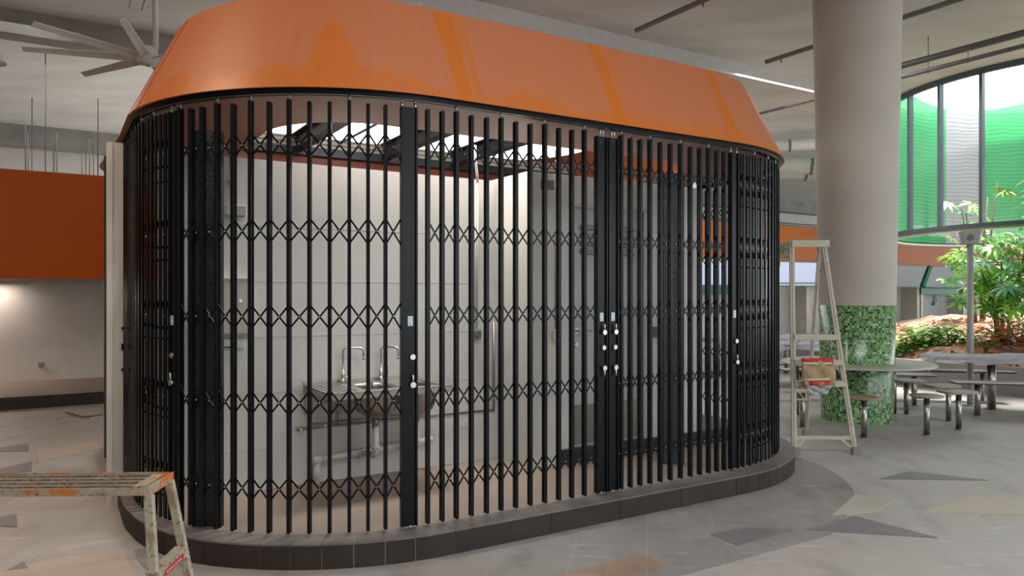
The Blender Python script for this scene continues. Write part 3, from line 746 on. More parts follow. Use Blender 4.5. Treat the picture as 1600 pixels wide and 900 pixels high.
def wallbox(name, s, n, z, w, h, dpt, mt, label, cat, extra=None):
    e = thing(name, label, cat, SN(s, n, z), ANG)
    mb = MB(); mb.box(-w/2, w/2, -dpt, 0, -h/2, h/2); mb.build('cover', mt, e, bevel=.004)
    if extra: extra(e)
    return e
def jb(e):
    mb = MB(); mb.box(-.045, -.042, -.052, -.05, -.035, .035); mb.box(-.105, -.098, -.045, 0, -.03, .03); mb.build('cover_gap', 'grey_plastic', e)
    mb = MB(); mb.tube([(.0, -.02, .04), (.0, -.02, .44)], .012, 10); mb.tube([(.0, -.03, .22), (.0, 0, .22)], .018, 10); mb.build('conduit', 'pvc', e)
wallbox('junction_box', -.78, 1.43, 2.19, .19, .075, .05, 'jbox', 'pale junction box with conduit rising from it, high on the left of the back wall', 'junction box', jb)
def cab(e):
    mb = MB(); mb.box(-.15, .15, -.074, -.07, .185, .20); mb.box(-.15, .15, -.074, -.07, -.20, -.19); mb.build('cabinet_rim', 'kick', e)
    mb = MB(); mb.tube([(.08, -.07, .04), (.08, -.078, .04)], .012, 12); mb.build('lock', 'chrome', e)
wallbox('meter_cabinet', -.81, 1.43, 1.50, .32, .40, .07, 'cab', 'flat cream metal cabinet on the wall left of the sink', 'cabinet', cab)
def hk(e):
    mb = MB(); mb.tube([(-.10, -.03, -.02), (.03, -.03, -.022), (.05, -.03, .0)], .004, 8); mb.build('hook_rod', 'rubber', e)
wallbox('towel_holder', -.80, 1.43, 1.23, .22, .07, .02, 'pvc', 'small cream holder with a dark rod under the wall cabinet', 'holder', hk)
def soc(e):
    mb = MB(); mb.tube([(0, -.02, .04), (0, -.02, 1.32)], .006, 8); mb.tube([(.02, -.02, .04), (.02, -.02, 1.32)], .006, 8); mb.build('conduit', 'pvc', e)
    mb = MB(); mb.tube([(0, -.06, 0), (0, -.075, 0)], .03, 16); mb.build('socket_face', 'frame', e)
wallbox('round_socket', 1.22, 1.43, 1.24, .075, .085, .06, 'grey_plastic', 'dark grey weatherproof socket on the back wall with twin conduits rising above', 'socket', soc)
def sw(e):
    mb = MB(); mb.tube([(0, -.012, .05), (0, -.012, 1.1)], .006, 8); mb.build('conduit', 'pvc', e)
    mb = MB(); mb.box(-.03, .03, -.002, 0, -.085, -.060); mb.build('yellow_label', 'yellow', e)
wallbox('isolator_switch', 1.72, .93, 1.24, .06, .085, .04, 'pvc', 'white isolator switch with a yellow label beside the door', 'switch', sw)
def s2(e):
    mb = MB()
    for xx in (.04, .07, .10): mb.tube([(xx, -.012, .045), (xx, -.012, 1.2)], .006, 8)
    mb.build('conduit', 'pvc', e)
    mb = MB(); mb.box(-.055, -.004, -.085, -.07, -.04, .04); mb.box(.004, .055, -.085, -.07, -.04, .04); mb.build('socket_lid', 'frame', e)
wallbox('double_socket', 2.86, .93, 1.24, .13, .095, .07, 'grey_plastic', 'dark grey double socket box on the wall right of the louvred door', 'socket', s2)
sg = thing('unit_number_sign', 'small brown unit number sign high on the wall beside the door', 'sign', SN(1.63, .93, 2.50), ANG)
mb = MB(); mb.box(-.055, .075, -.008, 0, -.04, .04); mb.build('sign_plate', 'signp', sg)
t_ = text('#01-', .052, 'rubber', sg); t_.location = (.0, -.0095, 0); t_.rotation_euler = (PI/2, 0, 0)
cb = MB(); cb.tube([SN(1.20, 1.38, 2.86), SN(1.19, 1.36, 2.74), SN(1.23, 1.40, 2.62), SN(1.24, 1.41, 2.55)], .011, 8)
tag(cb.build('flexible_conduit', 'whitepipe'), 'white flexible conduit bending over the top of the back wall', 'conduit')
cb = MB(); cb.tube([SN(1.70, 1.0, 2.93), SN(1.72, .94, 2.80), SN(1.74, .91, 2.62), SN(1.74, .91, 2.4), SN(1.74, .915, 1.3)], .010, 8)
tag(cb.build('flexible_conduit', 'whitepipe'), 'white conduit curving down past the brown unit number sign', 'conduit')

# ------------------------------------------------------------------ COLUMN with ring table
CX, CY = (1338.5-800)/1155*9.33, 9.33
co = thing('round_column', 'thick plastered round column with green mosaic tiles around its base', 'column', (CX, CY, 0))
mb = MB(); mb.lathe([(.445, 1.44), (.463, 2.4), (.49, 3.8), (.513, 5.0), (.527, 5.70)], 64); mb.build('plaster_shaft', 'plaster', co)
mb = MB(); mb.lathe([(.415, 0), (.448, 1.44), (.44, 1.445)], 96, uvr=.5); mb.build('mosaic_cladding', 'mosaic', co)
rt_ = thing('ring_table', 'round pale tabletop encircling the mosaic column', 'table', (CX, CY, 0))
mb = MB()
TR = .90; rings = []
for (r, z) in ((.44, .725), (TR-.012, .725), (TR, .717), (TR, .702), (TR-.01, .697), (.44, .697)):
    rings.append([mb.b.verts.new((r*math.cos(2*PI*q/64), r*math.sin(2*PI*q/64), z)) for q in range(64)])
for a, c in zip(rings, rings[1:]+rings[:1]):
    for q in range(64): mb.b.faces.new([a[q], a[(q+1) % 64], c[(q+1) % 64], c[q]]).smooth = False
mb.build('tabletop', 'table', rt_)
mb = MB()
for i in range(6):
    a = i*PI/3+.3; mb.bar((.43*math.cos(a), .43*math.sin(a), .67), (.82*math.cos(a), .82*math.sin(a), .68), .06, .04)
mb.build('support_arm', 'pole', rt_)
for (x, y) in ((.60, .36), (.68, .42), (-.64, .32)):
    mb = MB(); mb.tube([(x, y, 0), (x, y, .697)], .038, 14); mb.tube([(x, y, 0), (x, y, .012)], .08, 16); mb.build('leg', 'pole', rt_)

def stool(x, y, label, mt='seat', shape='round', rz=0, px=0):
    e = thing('fixed_stool', label, 'stool', (x, y, 0), rz, 'floor-fixed stools')
    mb = MB()
    if shape == 'round':
        mb.lathe([(.0, .452), (.165, .452), (.178, .447), (.178, .436), (.165, .430), (0, .430)], 28, c=(px, 0))
        for fc in mb.b.faces: fc.smooth = False
    else:
        pl = []
        for q in range(28):
            a = 2*PI*q/28; ca, sa = math.cos(a), math.sin(a); rr = (abs(ca)**3.4+abs(sa)**3.4)**(-1/3.4)
            pl.append((px+.205*rr*ca, .15*rr*sa))
        mb.prism(pl, .430, .452)
    mb.build('seat', mt, e)
    mb = MB(); mb.box(-.10, .10, -.02, .02, .41, .43); mb.build('seat_bracket', 'edge', e)
    mb = MB(); mb.tube([(0, 0, 0), (0, 0, .41)], .031, 14); mb.build('leg', 'pole', e)
    mb = MB(); mb.tube([(0, 0, .325), (0, 0, .34)], .042, 16); mb.tube([(.04, 0, .333), (.055, 0, .333)], .008, 8); mb.build('collar', 'chrome', e)
    mb = MB(); mb.tube([(0, 0, 0), (0, 0, .008)], .055, 16); mb.build('foot_plate', 'pole', e)
    return e
def bx_(x, y): return bp(x, y)
stool(*bp(1350, 684), 'brown topped fixed stool directly in front of the mosaic column', 'seat')
stool(*bp(1448, 680), 'dark grey round fixed stool nearest the mosaic column on its right', 'seat_grey')
stool(*bp(1498, 671), 'tan rectangular fixed stool, rightmost of the stools by the column', 'seat_grey', 'rect', .1, -.02)
stool(*bp(1482, 658), 'tan rectangular fixed stool just behind the rightmost stool', 'seat_grey', 'rect', .1, -.09)
stool(*bp(1416, 647), 'small fixed stool behind the ring table edge at the column right side', 'seat_grey', 'rect', 0, .03)
stool(*bp(1254, 668), 'yellowish fixed stool seen through the stepladder legs', 'seat', 'rect', .2, -.08)
stool(bp(1222, 650)[0]-.35, bp(1222, 650)[1], 'fixed stool partly hidden behind the right end of the gate', 'seat', 'round')

def bench(x, y, rz, ln, h, w, label, cat, name, legs=(-.7, .7), mt='table', legr=.035, grp=None):
    e = thing(name, label, cat, (x, y, 0), rz, grp)
    mb = MB(); mb.box(-ln/2, ln/2, -w/2, w/2, h-.025, h); mb.build('top', mt, e, bevel=.006)
    mb = MB(); mb.box(-ln/2-.001, ln/2+.001, -w/2-.002, w/2+.002, h-.03, h-.012); mb.build('edge_band', 'edge', e)
    for lx in legs:
        mb = MB(); mb.tube([(lx, 0, 0), (lx, 0, h-.03)], legr, 14); mb.tube([(lx, 0, 0), (lx, 0, .01)], legr*2, 14); mb.build('leg', 'pole', e)
        mb = MB(); mb.tube([(lx, 0, h*.45), (lx, 0, h*.45+.02)], legr*1.3, 14); mb.build('collar', 'pole', e)
    return e
# near bench and table on the right
rzb = -.22
bench(7.0, 9.35, rzb, 2.6, .45, .26, 'long thin fixed bench in front of the plastic covered table', 'bench', 'fixed_bench', (-1.0, -.5+.1), 'table', .035, 'fixed benches')
bench(7.1, 10.0, rzb, 2.7, .72, .62, 'long fixed dining table under a crumpled plastic sheet at right', 'table', 'long_table', (-.55, .9), 'table', .055)
bench(6.25, 11.05, rzb, 2.2, .45, .26, 'narrow fixed bench between the covered table and the planter', 'bench', 'fixed_bench', (-.7, .7), 'edge', .03, 'fixed benches')
bench(5.3, 10.55, rzb, 1.3, .45, .28, 'short pale fixed bench just right of the mosaic column', 'bench', 'fixed_bench', (-.2, .4), 'table', .035, 'fixed benches')
# plastic sheet draped over the table
def drape(cx, cy, rz, ln, w, h, drop, label, seed):
    rnd = random.Random(seed); mb = MB(); nx, ny = 44, 16; V = []
    for j in range(ny+1):
        row = []
        for i in range(nx+1):
            u_ = (i/nx-.5)*(ln+2*drop); v_ = (j/ny-.5)*(w+2*drop)
            ox = max(0, abs(u_)-ln/2); oy = max(0, abs(v_)-w/2)
            x = max(-ln/2, min(ln/2, u_)); y = max(-w/2, min(w/2, v_)); dd = max(ox, oy)
            wv = .015*math.sin(u_*9+seed)+.012*math.sin(v_*11+u_*5)+.008*rnd.random()
            z = h+.012+abs(wv)*.9-dd*(.85+.15*math.sin(u_*7))
            x += math.copysign(ox*.18+.012*(dd > 0), u_)+(wv if dd else 0); y += math.copysign(oy*.18+.012*(dd > 0), v_)+(wv*1.5 if dd else 0)
            ca, sa = math.cos(rz), math.sin(rz)
            row.append(mb.b.verts.new((x*ca-y*sa, x*sa+y*ca, z)))
        V.append(row)
    for j in range(ny):
        for i in range(nx): mb.b.faces.new([V[j][i], V[j][i+1], V[j+1][i+1], V[j+1][i]]).smooth = True
    o = mb.build('plastic_sheet', 'plastic'); o.location = (cx, cy, 0)
    tag(o, label, 'plastic sheet'); return o
drape(7.1, 10.0, rzb, 2.7, .64, .72, .10, 'translucent plastic sheet crumpled over the long table at right', 3)
# covered tables seen between the cage and the column
for i, (x, y, ln) in enumerate(((5.0, 12.9, 1.9), (4.75, 14.6, 2.2))):
    bench(x, y, .1, ln, .72, .7, ('nearer' if i == 0 else 'farther')+' plastic covered table seen through the stepladder', 'table', 'long_table', (-.7, .7), 'table', .04)
    drape(x, y, .1, ln, .7, .72, .14, ('nearer' if i == 0 else 'farther')+' pale plastic sheet draped over a table behind the stepladder', 11+i)
bench(4.9, 12.2, .1, 2.0, .45, .25, 'nearer fixed bench behind the stepladder, under the covered table edge', 'bench', 'fixed_bench', (-.6, .6), 'table', .03, 'fixed benches')
bench(4.75, 11.2, .1, 1.4, .45, .25, 'fixed bench standing nearest behind the stepladder', 'bench', 'fixed_bench', (-.4, .4), 'table', .03, 'fixed benches')

# tall post with a box head
px_, py_ = bp(1516, 633)
e = thing('speaker_post', 'tall grey steel post with a square speaker head by the planter', 'post', (px_, py_, 0))
mb = MB(); mb.tube([(0, 0, 0), (0, 0, 2.30)], .042, 16); mb.tube([(0, 0, 0), (0, 0, .012)], .13, 20); mb.build('post_pole', 'box', e)
mb = MB(); mb.hexa([(-.09, -.08, 2.28), (.09, -.08, 2.28), (.09, .08, 2.28), (-.09, .08, 2.28), (-.13, -.10, 2.47), (.12, -.10, 2.49), (.12, .10, 2.49), (-.13, .10, 2.47)]); mb.build('speaker_head', 'box', e, bevel=.01)
mb = MB(); mb.tube([(-.02, -.098, 2.375), (-.02, -.086, 2.375)], .045, 16); mb.build('speaker_grille', 'frame', e)
e.rotation_euler.z = -.3

# ------------------------------------------------------------------ STEPLADDER
ld = thing('stepladder', 'tall paint splattered platform stepladder standing beside the column', 'ladder', (3.05, 7.4, 0))
Pz = lambda x, y, Y: Vector(((x-800)*Y/1155, Y, 1.6-(y-457)*Y/1155))
F1, F2 = Pz(1241, 711, 7.28), Pz(1336, 711, 7.28); T1_, T2_ = Pz(1237, 376, 7.62), Pz(1286, 376, 7.62)
F1.z = F2.z = .02
B1, B2 = Pz(1170, 690, 8.05), Pz(1259, 683, 8.15); TB1, TB2 = Pz(1221, 384, 7.95), Pz(1281, 384, 7.9)
B1.z = B2.z = .02
def rail(p, q, w=.048, d=.025):
    mb = MB(); mb.bar(p, q, w, d, up=(0, 1, 0)); 
    dirn = (q-p).normalized()
    mb.bar(p+Vector((0, -.012, 0)), q+Vector((0, -.012, 0)), .008, .02, up=(0, 1, 0))
    return world_parent(mb.build('side_rail', 'ladder'), ld)
rail(F1, T1_); rail(F2, T2_); rail(B1, TB1, .035, .02); rail(B2, TB2, .035, .02)
mb = MB()
zt = T1_.z
c4 = [Pz(1238, 379, 7.58), Pz(1296, 378, 7.58), Pz(1293, 370, 8.0), Pz(1218, 372, 8.0)]
bz = c4[0].z
pl4 = [(v.x, v.y) for v in c4]
mb.prism(pl4, bz-.02, bz+.015)
mb.bar(Vector((*pl4[0], bz-.01)), Vector((*pl4[1], bz-.01)), .07, .012, up=(0, 1, 0))
mb.bar(Vector((*pl4[0], bz-.02)), Vector((*pl4[3], bz-.02)), .06, .012, up=(1, 0, 0))
for i in range(4):
    f_ = (i+.5)/4; a = Vector(pl4[0]).lerp(Vector(pl4[3]), f_); c = Vector(pl4[1]).lerp(Vector(pl4[2]), f_)
    mb.bar(Vector((*a, bz+.018)), Vector((*c, bz+.018)), .03, .008)
world_parent(mb.build('platform', 'ladder'), ld)
def lerp_z(p, q, z): f_ = (z-p.z)/(q.z-p.z); return p.lerp(q, f_)
for z in (1.165, .915, .705, 1.62*0+.47):
    if z == .47: continue
    a, c = lerp_z(F1, T1_, z), lerp_z(F2, T2_, z)
    mb = MB(); mb.bar(a, c, .085, .022, up=(0, 0, 1)); mb.bar(a+Vector((0, -.04, -.02)), c+Vector((0, -.04, -.02)), .012, .045); mb.bar(a+Vector((0, .03, -.035)), c+Vector((0, .03, -.035)), .012, .03)
    mb.bar(a+Vector((.0, 0, -.13)), a.lerp(c, .22)+Vector((0, 0, -.02)), .016, .01)if z > 1 else None
    mb.bar(c+Vector((.0, 0, -.13)), c.lerp(a, .22)+Vector((0, 0, -.02)), .016, .01)
    world_parent(mb.build('step', 'ladder'), ld)
mb = MB(); a, c = lerp_z(F1, T1_, .165), lerp_z(F2, T2_, .165); mb.bar(a, c, .02, .035)
a2, c2 = lerp_z(F1, T1_, .05), lerp_z(F2, T2_, .05)
mb.bar(a2, a.lerp(c, .2), .014, .02); mb.bar(c2, c.lerp(a, .22), .014, .02); world_parent(mb.build('bottom_brace', 'ladder'), ld)
for z in (.53, .43, 1.1, 1.7):
    mb = MB(); mb.bar(lerp_z(B1, TB1, z), lerp_z(B2, TB2, z), .025, .02); world_parent(mb.build('rear_brace', 'ladder'), ld)
mb = MB(); mb.bar(lerp_z(B2, TB2, .38), lerp_z(B2, TB2, .50)+Vector((-.12, 0, .02)), .012, .012); world_parent(mb.build('diagonal_strut', 'ladder'), ld)
for F in (F1, F2, B1, B2):
    mb = MB(); mb.box(-.03, .03, -.03, .03, -.02, .06); mb.box(.03, .055, -.02, .02, -.018, .03) if F in (F1, F2) else None
    o = mb.build('foot', 'kick'); o.location = F; world_parent(o, ld)
mb = MB(); mb.bar(Pz(1227, 388, 7.9), Pz(1229, 402, 7.85), .055, .05, up=(0, 1, 0)); world_parent(mb.build('hinge_plate', 'ladder'), ld)
for z in (1.9,):
    mb = MB(); mb.bar(lerp_z(F2, T2_, z), lerp_z(B2, TB2, z-.1), .02, .008); world_parent(mb.build('spreader_bar', 'ladder'), ld)
mb = MB(); mb.bar(Pz(1282, 380, 7.7), Pz(1276, 440, 7.75), .03, .012, up=(0, 1, 0)); world_parent(mb.build('rear_strut', 'ladder'), ld)
# sack hanging on the steps
sk_ = thing('paper_sack', 'brown paper sack with red print hanging over the stepladder steps', 'sack', Pz(1278, 590, 7.3))
def sheet(name, pts, mt, wob, seed, thick=.012, n=12):
    rnd = random.Random(seed); mb = MB(); V = []
    a, b2, c, d2 = pts
    for j in range(n+1):
        V.append([])
        for i in range(n+1):
            p = a.lerp(b2, i/n).lerp(d2.lerp(c, i/n), j/n)
            p = p+Vector((0, -wob*(math.sin(i*.9+seed)*math.sin(j*.7)+rnd.random()*.5), 0)); V[-1].append(mb.b.verts.new(p))
    for j in range(n):
        for i in range(n): mb.b.faces.new([V[j][i], V[j][i+1], V[j+1][i+1], V[j+1][i]]).smooth = True
    o = mb.build(name, mt); s_ = o.modifiers.new('s', 'SOLIDIFY'); s_.thickness = thick; return world_parent(o, sk_)
Yk = 7.26
q = lambda x, y, dy=0: Pz(x, y, Yk+dy)
sheet('sack_body', [q(1251, 560), q(1302, 560), q(1305, 603), q(1255, 603)], 'sack', .02, 2, .02)
sheet('red_band', [q(1251, 559.5, -.03), q(1302, 559.5, -.03), q(1302, 565.5, -.03), q(1252, 565, -.03)], 'sackred', .004, 1, .004, 6)
sheet('cream_band', [q(1254, 566, -.035), q(1299, 566, -.035), q(1299, 569, -.035), q(1254, 570, -.035)], 'sackcream', .004, 1, .003, 6)
sheet('lower_cream_band', [q(1256, 592, -.035), q(1297, 590.5, -.035), q(1297, 594, -.035), q(1256, 595, -.035)], 'sackcream', .004, 1, .003, 6)
sheet('red_print', [q(1268, 596, -.035), q(1297, 594.5, -.035), q(1297, 601, -.035), q(1266, 602, -.035)], 'sackred', .004, 1, .002, 6)
sheet('plastic_liner', [q(1257, 602, -.01), q(1300, 602, -.01), q(1292, 615, -.01), q(1266, 618, -.01)], 'plastic', .02, 5, .006)

# ------------------------------------------------------------------ TRESTLE in the foreground
te = thing('work_trestle', 'rusty paint worn steel work platform in the near left corner', 'trestle', (-1.9, 3.1, 0))
TZ = .80
tp_ = lambda x, y, z=TZ: Vector((*bp(x, y, z), z))
n0_, f0_ = tp_(224, 762), tp_(264, 738); d_n = Vector((-.98, -.03, 0))
LN = 1.5
mb = MB()
for i in range(5):
    f_ = i/4; p_ = n0_.lerp(f0_, f_*.93+.035); w_ = (f0_-n0_).length/5*.72
    mb.bar(p_+Vector((.0, 0, -.012)), p_+d_n*LN+Vector((0, 0, -.012)), w_, .012)
world_parent(mb.build('top_slat', 'trestle_top'), te)
mb = MB(); mb.bar(n0_+Vector((.01, -.008, -.015)), n0_+d_n*LN+Vector((0, -.008, -.015)), .006, .030); mb.bar(f0_+Vector((0, .005, -.018)), f0_+d_n*LN+Vector((0, .005, -.018)), .006, .036)
world_parent(mb.build('side_lip', 'trestle_lip'), te)
mb = MB(); mb.bar(n0_+Vector((.012, -.005, -.02)), f0_+Vector((.012, .01, -.02)), .008, .04); mb.bar(n0_+Vector((-.03, .02, -.004)), f0_+Vector((-.03, -.02, -.004)), .05, .008)
mb.bar(n0_+d_n*LN+Vector((0, 0, -.02)), f0_+d_n*LN+Vector((0, 0, -.02)), .008, .04)
world_parent(mb.build('end_lip', 'trestle_lip'), te)
def tleg(p, foot):
    mb = MB(); x = (foot-p); mb.bar(p, foot, .032, .006, up=(0, 1, 0)); mb.bar(p+Vector((.014, .012, 0)), foot+Vector((.014, .012, 0)), .006, .028, up=(0, 1, 0))
    o = world_parent(mb.build('leg', 'trestle_leg'), te)
    q_ = MB(); q_.box(foot.x-.03, foot.x+.03, foot.y-.03, foot.y+.03, 0, .02); world_parent(q_.build('foot', 'kick'), te)
l1a, l1b = n0_+Vector((.012, .01, -.035)), n0_+Vector((.09, -.06, -.78))
l2a, l2b = f0_+Vector((.0, -.01, -.035)), f0_+Vector((.11, .07, -.78))
tleg(l1a, l1b); tleg(l2a, l2b); tleg(l1a+d_n*(LN-.05), l1b+d_n*(LN+.1)); tleg(l2a+d_n*(LN-.05), l2b+d_n*(LN+.1))
for f_ in (.42, .72):
    a, c = l1a.lerp(l1b, f_), l2a.lerp(l2b, f_-.01)
    mb = MB(); mb.bar(a, c, .055, .008); mb.bar(a+Vector((.026, 0, -.018)), c+Vector((.026, 0, -.018)), .006, .036); rg = world_parent(mb.build('rung', 'trestle_leg'), te)
    if f_ < .5:
        mb = MB(); mb.bar(a.lerp(c, .18)+Vector((.031, 0, -.018)), a.lerp(c, .82)+Vector((.031, 0, -.018)), .003, .026); o = mb.build('red_label', 'red'); o.parent = rg
        mb = MB()
        for i in range(7): p_ = a.lerp(c, .24+.075*i)+Vector((.0335, 0, -.018)); mb.bar(p_+Vector((0, -.004, 0)), p_+Vector((0, .006, .0)), .001, .008)
        o = mb.build('label_print', 'pvc'); o.parent = rg
mb = MB(); mb.bar(l1a.lerp(l1b, .80), l1a+d_n*.5, .02, .005, up=(0, 1, 0)) ; mb.b.free()

# ------------------------------------------------------------------ CEILING SERVICES
def pipe(s, n0, n1, z, r, label, mt='pipe', hang=2.4):
    e = thing('ceiling_pipe', label, 'pipe', SN(s, n0, z))
    mb = MB(); mb.tube([SN(s, n0, z), SN(s, n1, z)], r, 10); world_parent(mb.build('pipe_run', mt), e)
    n_ = n0+.6
    mb = MB()
    while n_ < n1:
        mb.tube([SN(s, n_, z), SN(s, n_, 5.7)], .006, 6); mb.tube([SN(s, n_, z-r-.006), SN(s, n_, z-r+.01)], .02, 8); n_ += hang
    world_parent(mb.build('hanger_rod', mt), e)
    return e
def sprink(e, s, n, z):
    mb = MB(); mb.tube([SN(s, n, z+.02), SN(s, n, z+.09)], .012, 8); mb.sphere(SN(s, n, z+.10), .03, 8); world_parent(mb.build('sprinkler_head', 'red'), e)
p1 = pipe(4.93, -1, 3.58, 5.2, .035, 'grey sprinkler pipe crossing the ceiling above the middle of the canopy'); sprink(p1, 4.93, 2.35, 5.1)
p2 = pipe(7.58, -1.5, 3.58, 5.2, .035, 'grey sprinkler pipe crossing the ceiling from the canopy corner to behind the column'); sprink(p2, 7.58, 3.3, 5.1)
pipe(2.5, 3.5*0+1.6, 3.58, 5.2, .03, 'short grey pipe meeting the top edge of the canopy near the photo centre', hang=3)
pipe(9.25, -3, 3.58, 5.1, .05, 'thick grey pipe, nearer of the pair on the ceiling right of the column')
pipe(10.0, -3, 3.58, 5.15, .035, 'thinner grey pipe, farther of the pair on the ceiling right of the column')
pipe(11.2, -3, 9, 5.5, .03, 'slim ceiling pipe closest to the curved clerestory windows')
pipe(-1.05, 5.0, 6.6, 5.3, .02, 'left of two thin steel conduits dropping from the ceiling above the fan', 'whitepipe')
pipe(-.90, 5.0, 6.6, 5.3, .02, 'right of two thin steel conduits dropping from the ceiling above the fan', 'whitepipe')
# air ducts far right of the kiosk
for i, (p_, q_, rr) in enumerate((((4.6, 19.6, 5.15), (8.6, 18.6, 4.7), .20), ((4.9, 17.6, 5.0), (8.0, 16.9, 5.05), .13), ((5.2, 21.5, 5.2), (9.4, 21.0, 4.9), .16))):
    p_, q_ = Vector(p_), Vector(q_)
    e = thing('air_duct', ('thickest', 'middle', 'farthest')[i]+' pale ventilation duct under the ceiling between the canopy and the column', 'duct', p_.lerp(q_, .5))
    mb = MB(); mb.tube([p_, q_], rr, 16); world_parent(mb.build('duct_tube', 'conc'), e)
    for f_ in (.25, .5, .75):
        mb = MB(); mb.tube([p_.lerp(q_, f_), p_.lerp(q_, f_+.015)], rr+.015, 16); world_parent(mb.build('duct_joint', 'pipe'), e)
for i, z in enumerate((3.9, 4.6)):
    mb = MB(); mb.tube([SN(8, 17.2, z), SN(34, 17.2, z)], .07, 8)
    tag(mb.build('wall_pipe', 'pipe'), ('lower', 'upper')[i]+' dark pipe along the far back wall seen right of the canopy', 'pipe')
# hanging rods above the left stage
rx = [40, 44, 50, 71, 83, 85, 89, 128, 134, 140, 146, 153]
ordn = ['leftmost', 'second from left', 'third from left', 'fourth from left', 'fifth from left', 'sixth from left', 'seventh from left', 'fifth from right', 'fourth from right', 'third from right', 'second from right', 'rightmost']
for i, x in enumerate(rx):
    dpt = 12.2+(i*37 % 11)*.42; X = (x-800)*dpt/1155
    mb = MB(); mb.tube([(X, dpt, 3.3), (X, dpt, 5.7 if x in (50, 71) else 4.4+.2*(i % 3))], .010, 6)
    tag(mb.build('hanging_rod', 'pipe'), ordn[i]+' of the thin rods hanging above the dark orange stage fascia', 'rod', 'hanging rods above the stage')
# ceiling fan
fx, fy, fz = -4.43, 9.0, 4.44
fan = thing('ceiling_fan', 'large white ceiling fan with long blades beside the canopy', 'fan', (fx, fy, fz))
mb = MB(); mb.tube([(.09, .0, .12), (.09, 0, 1.26)], .035, 12); mb.build('down_rod', 'whitepipe', fan)
mb = MB(); mb.lathe([(.02, -.08), (.12, -.06), (.15, 0), (.12, .06), (.10, .14), (.04, .16)], 24); mb.build('motor_hub', 'whitepipe', fan)
for i in range(8):
    a = math.radians(-74-45*i); ca, sa = math.cos(a), math.sin(a)
    mb = MB(); dv = Vector((ca, sa, 0)); pv = Vector((-sa, ca, 0))
    r0, r1, w0, w1 = .12, 1.34, .085, .06
    tw = .03
    mb.hexa([dv*r0-pv*w0/2+Vector((0, 0, -tw)), dv*r1-pv*w1/2+Vector((0, 0, -tw*.6)), dv*r1+pv*w1/2+Vector((0, 0, tw*.6)), dv*r0+pv*w0/2+Vector((0, 0, tw)),
             dv*r0-pv*w0/2+Vector((0, 0, -tw+.012)), dv*r1-pv*w1/2+Vector((0, 0, -tw*.6+.01)), dv*r1+pv*w1/2+Vector((0, 0, tw*.6+.01)), dv*r0+pv*w0/2+Vector((0, 0, tw+.012))])
    mb.build('blade', 'whitepipe', fan)
# pendant at the left edge
pd = thing('pendant_lamp', 'white bell pendant lamp cut off by the left picture edge', 'lamp', (-5.83, 8.2, 4.16))
mb = MB(); mb.lathe([(.03, .22), (.08, .20), (.15, .08), (.19, 0), (.185, 0), (.14, .08), (.07, .19)], 24); mb.build('lamp_shade', 'whitepipe', pd)
mb = MB(); mb.tube([(0, 0, .2), (0, 0, 1.5)], .008, 6); mb.build('lamp_cord', 'pipe', pd)
mb = MB(); mb.sphere((0, 0, .07), .05, 10); mb.build('bulb', 'lampglow', pd)
# stage wall socket, debris
mb = MB(); mb.box(-.04, .04, -.03, 0, -.04, .04); o = mb.build('wall_socket', 'grey_plastic', bevel=.004); o.location = SN(-3.72, 10.1, .62); o.rotation_euler.z = ANG
v = SN(0, 10.1); 
o.location = Vector(((65-800)*12.05/1155, 12.05, .42)); tag(o, 'small grey socket low on the stage back wall', 'socket')
px0 = bp(118, 650)
mb = MB(); mb.prism([(bp(115, 648)), (bp(128, 640)), (bp(155, 638)), (bp(160, 650)), (bp(140, 655))], .0, .012)
tag(mb.build('cardboard_scrap', 'table'), 'pale flat scrap lying on the floor left of the white pier', 'scrap')
mb = MB(); mb.tube([Vector((*bp(104, 648), .03)), Vector((*bp(130, 654), .02)), Vector((*bp(160, 651), .03))], .012, 6)
tag(mb.build('wood_stick', 'bark'), 'thin wooden stick lying beside the pale scrap on the left floor', 'stick')

# ------------------------------------------------------------------ STALL LIGHTBOXES
def s_at(x, n):                               # s where the sight line at x meets the plane n
    r = (x-800)/1155; Y = (n+N[0]*A0[0]*1+N[1]*A0[1])/(N[0]*r+N[1]); X = r*Y
    return (X-A0[0])*U[0]+(Y-A0[1])*U[1]
def lbox(x0, x1, mt, label, grp='stall lightboxes', green=True):
    s0, s1 = s_at(x0, 7.85), s_at(x1, 7.85)
    e = thing('lightbox', label, 'lightbox', SN((s0+s1)/2, 7.85, 1.78), ANG, grp)
    w = (s1-s0)/2
    mb = MB(); mb.hexa([(-w, .12, 0), (w, .12, 0), (w, .26, 0), (-w, .26, 0), (-w, -.10, .57), (w, -.10, .57), (w, .26, .57), (-w, .26, .57)]); mb.build('panel_face', mt, e)
    mb = MB(); mb.box(-w-.01, w+.01, -.12, .26, .57, .59); mb.box(-w-.01, w+.01, .10, .26, -.03, 0)
    mb.hexa([(-w-.16, .11, 0), (-w, .11, 0), (-w, .26, 0), (-w-.16, .26, 0), (-w-.16, -.11, .6), (-w, -.11, .6), (-w, .26, .6), (-w-.16, .26, .6)]) if green else None
    mb.build('lightbox_frame', 'green', e)
    return e
lbox(1010, 1180, 'lightbox', 'lit pale blue lightbox seen through the right part of the cage')
lbox(1200, 1384, 'lightbox', 'lit pale blue lightbox behind the stepladder')
lbox(1392, 1443, 'lightbox_off', 'unlit grey lightbox just right of the column', green=False)
lbox(1452, 1540, 'lightbox_off', 'unlit grey lightbox behind the tall grey post')
lbox(1560, 1650, 'lightbox_off', 'unlit grey lightbox at the right picture edge behind the leaves')
